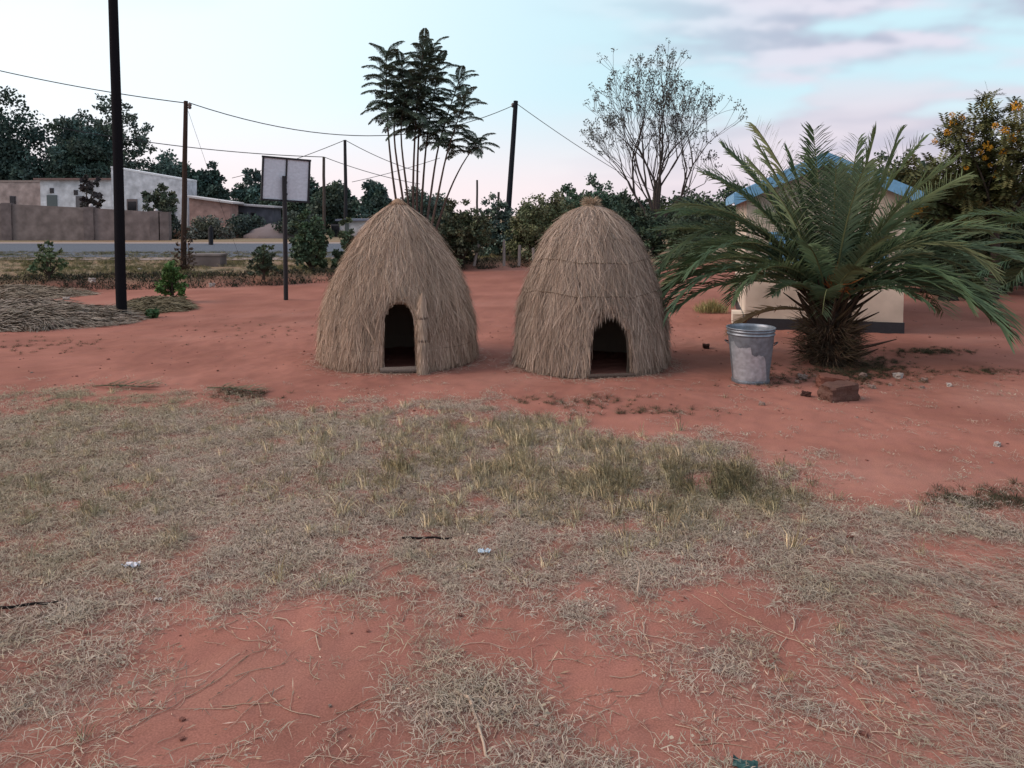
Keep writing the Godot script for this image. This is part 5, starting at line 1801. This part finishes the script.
func litter() -> void:
	rng.seed = 909
	var mb := MB.new()
	for i in 260:
		var p := on_ground(rr(-60, 1080), 560 + 240 * pow(rng.randf(), 0.8))
		var bare := 1.0 - cover(p.x, p.z)
		if rng.randf() > bare + 0.25: continue
		var s := proj(p)
		var ang := 0.75 + rr(-0.6, 0.6) if s.x > 560 else (-0.35 + rr(-0.7, 0.7) if s.x < 380 else rr(0, 3.1))
		runner(mb, p, ang + (PI if rng.randf() < 0.5 else 0.0), rr(0.06, 0.3), rr(0.0008, 0.0017), vary(Color(0.38, 0.285, 0.215), 0.3, 0.05), 1)
	tag(obj("grass_runners", mb.done(), M.straw), "dry creeping grass runners lying across the bare red earth", "runners", "", "stuff")
	# single larger stems
	var big := [[455, 690, 548, 768, 0.0065, "thick pale dry stem lying in the foreground bare earth", 2], [918, 668, 935, 700, 0.004, "small forked white twig on the dead grass mat", 2], [205, 622, 330, 575, 0.003, "long thin dry runner stem crossing the bare red patch", 1], [850, 660, 900, 705, 0.004, "straight pale stem lying beside the small forked twig", 1], [790, 610, 793, 676, 0.003, "branched dry stem on the rounded bare patch", 2]]
	for b in big:
		var p := on_ground(b[0], b[1]); var e := on_ground(b[2], b[3])
		mb = MB.new()
		var d := e - p
		runner(mb, p, atan2(d.z, d.x), Vector2(d.x, d.z).length() * 1.03, b[4], Color(0.42, 0.335, 0.255), b[6])
		tag(obj("dry_twig", mb.done(), M.straw), b[5], "stem")
	# upright bent stalk
	var sp := on_ground(637, 596)
	mb = MB.new()
	mb.tube([Vector3(0, -0.01, 0), Vector3(0.008, 0.06, 0), Vector3(0.01, 0.11, 0.01), Vector3(-0.002, 0.15, 0.01), Vector3(-0.03, 0.17, 0.01)], [0.004, 0.0042, 0.0036, 0.003, 0.0015], 6, Color(0.52, 0.44, 0.35))
	mb.tube([Vector3(0, 0, 0), Vector3(-0.02, 0.03, 0.0), Vector3(-0.035, 0.05, 0)], [0.003, 0.003, 0.001], 5, Color(0.48, 0.40, 0.32))
	var o := obj("dry_stalk", mb.done(), M.straw)
	o.position = sp
	tag(o, "pale dry stalk standing upright with a bent tip", "stalk")
	# sticks
	for s in [[-10, 613, 58, 605, 0.006, "black thin stick lying on the grass mat at the bare patch edge"], [402, 541, 452, 541, 0.006, "dark stick lying in the dead grass below the tufts"]]:
		var a := on_ground(s[0], s[1]); var b := on_ground(s[2], s[3])
		mb = MB.new()
		var pts := PackedVector3Array()
		for i in 7:
			pts.push_back(a.lerp(b, i / 6.0) - a + Vector3(0, 0.016 + 0.004 * sin(i * 2.0), 0.006 * sin(i * 1.7)))
		mb.tube(pts, [0.004, 0.006, 0.0055, 0.006, 0.005, 0.005, 0.003], 6, Color(0.03, 0.026, 0.026))
		o = obj("stick", mb.done(), M.bark)
		o.position = a
		tag(o, s[5], "stick")
	# crumpled scraps of litter
	for s in [[131, 568, 0.035, Color(0.62, 0.66, 0.72), "flat white paper scrap on the grass mat"], [484, 554, 0.03, Color(0.50, 0.66, 0.78), "crumpled pale blue plastic scrap in the dead grass"], [158, 601, 0.016, Color(0.55, 0.5, 0.45), "tiny pale scrap on the bare red earth"], [745, 770, 0.035, Color(0.03, 0.09, 0.085), "dark green plastic scrap half buried in the earth"]]:
		var p := on_ground(s[0], s[1])
		mb = MB.new()
		var n := 6
		var r: float = s[2]
		for i in n:
			for j in n:
				var q := []
				for e in [[0, 0], [0, 1], [1, 1], [1, 0]]:
					var u: float = -1 + 2.0 * (i + e[0]) / n; var v: float = -1 + 2.0 * (j + e[1]) / n
					q.push_back(Vector3(u * r, r * (0.35 + 0.6 * nz.get_noise_2d(u * 60 + s[0], v * 60)), v * r * 0.6))
				mb.quad(q[0], q[3], q[2], q[1], s[3])
		o = obj("litter_scrap", mb.done(), M.paint)
		o.position = p + Vector3(0, 0.004, 0); o.rotation.y = rr(-0.5, 0.5)
		tag(o, s[4], "litter")
	# fallen green leaf pieces at the edge of the grass
	for s in [[232, 391, "dark green fallen palm leaf piece at the edge of the dead grass"], [120, 388, "fallen green branch lying by the upper edge of the grass"]]:
		var p := on_ground(s[0], s[1])
		mb = MB.new()
		mb.tube([Vector3(-0.25, 0.02, 0), Vector3(0, 0.035, 0.02), Vector3(0.3, 0.02, 0.06)], [0.006, 0.006, 0.003], 5, Color(0.10, 0.10, 0.06))
		for i in 26:
			var u := i / 25.0
			for q in [-1, 1]:
				var d := Vector3(0.7, rr(0.0, 0.35), q * rr(0.5, 0.9)).normalized()
				mb.leaf(Vector3(lerpf(-0.15, 0.3, u), 0.03, 0.05 * u), d, d.cross(Vector3.UP).normalized(), rr(0.08, 0.2), 0.008, vary(Color(0.075, 0.095, 0.055), 0.3, 0.06))
		o = obj("fallen_leaf", mb.done(), M.leaf)
		o.position = p; o.rotation.y = rr(-0.4, 0.1)
		tag(o, s[2], "fallen leaf")
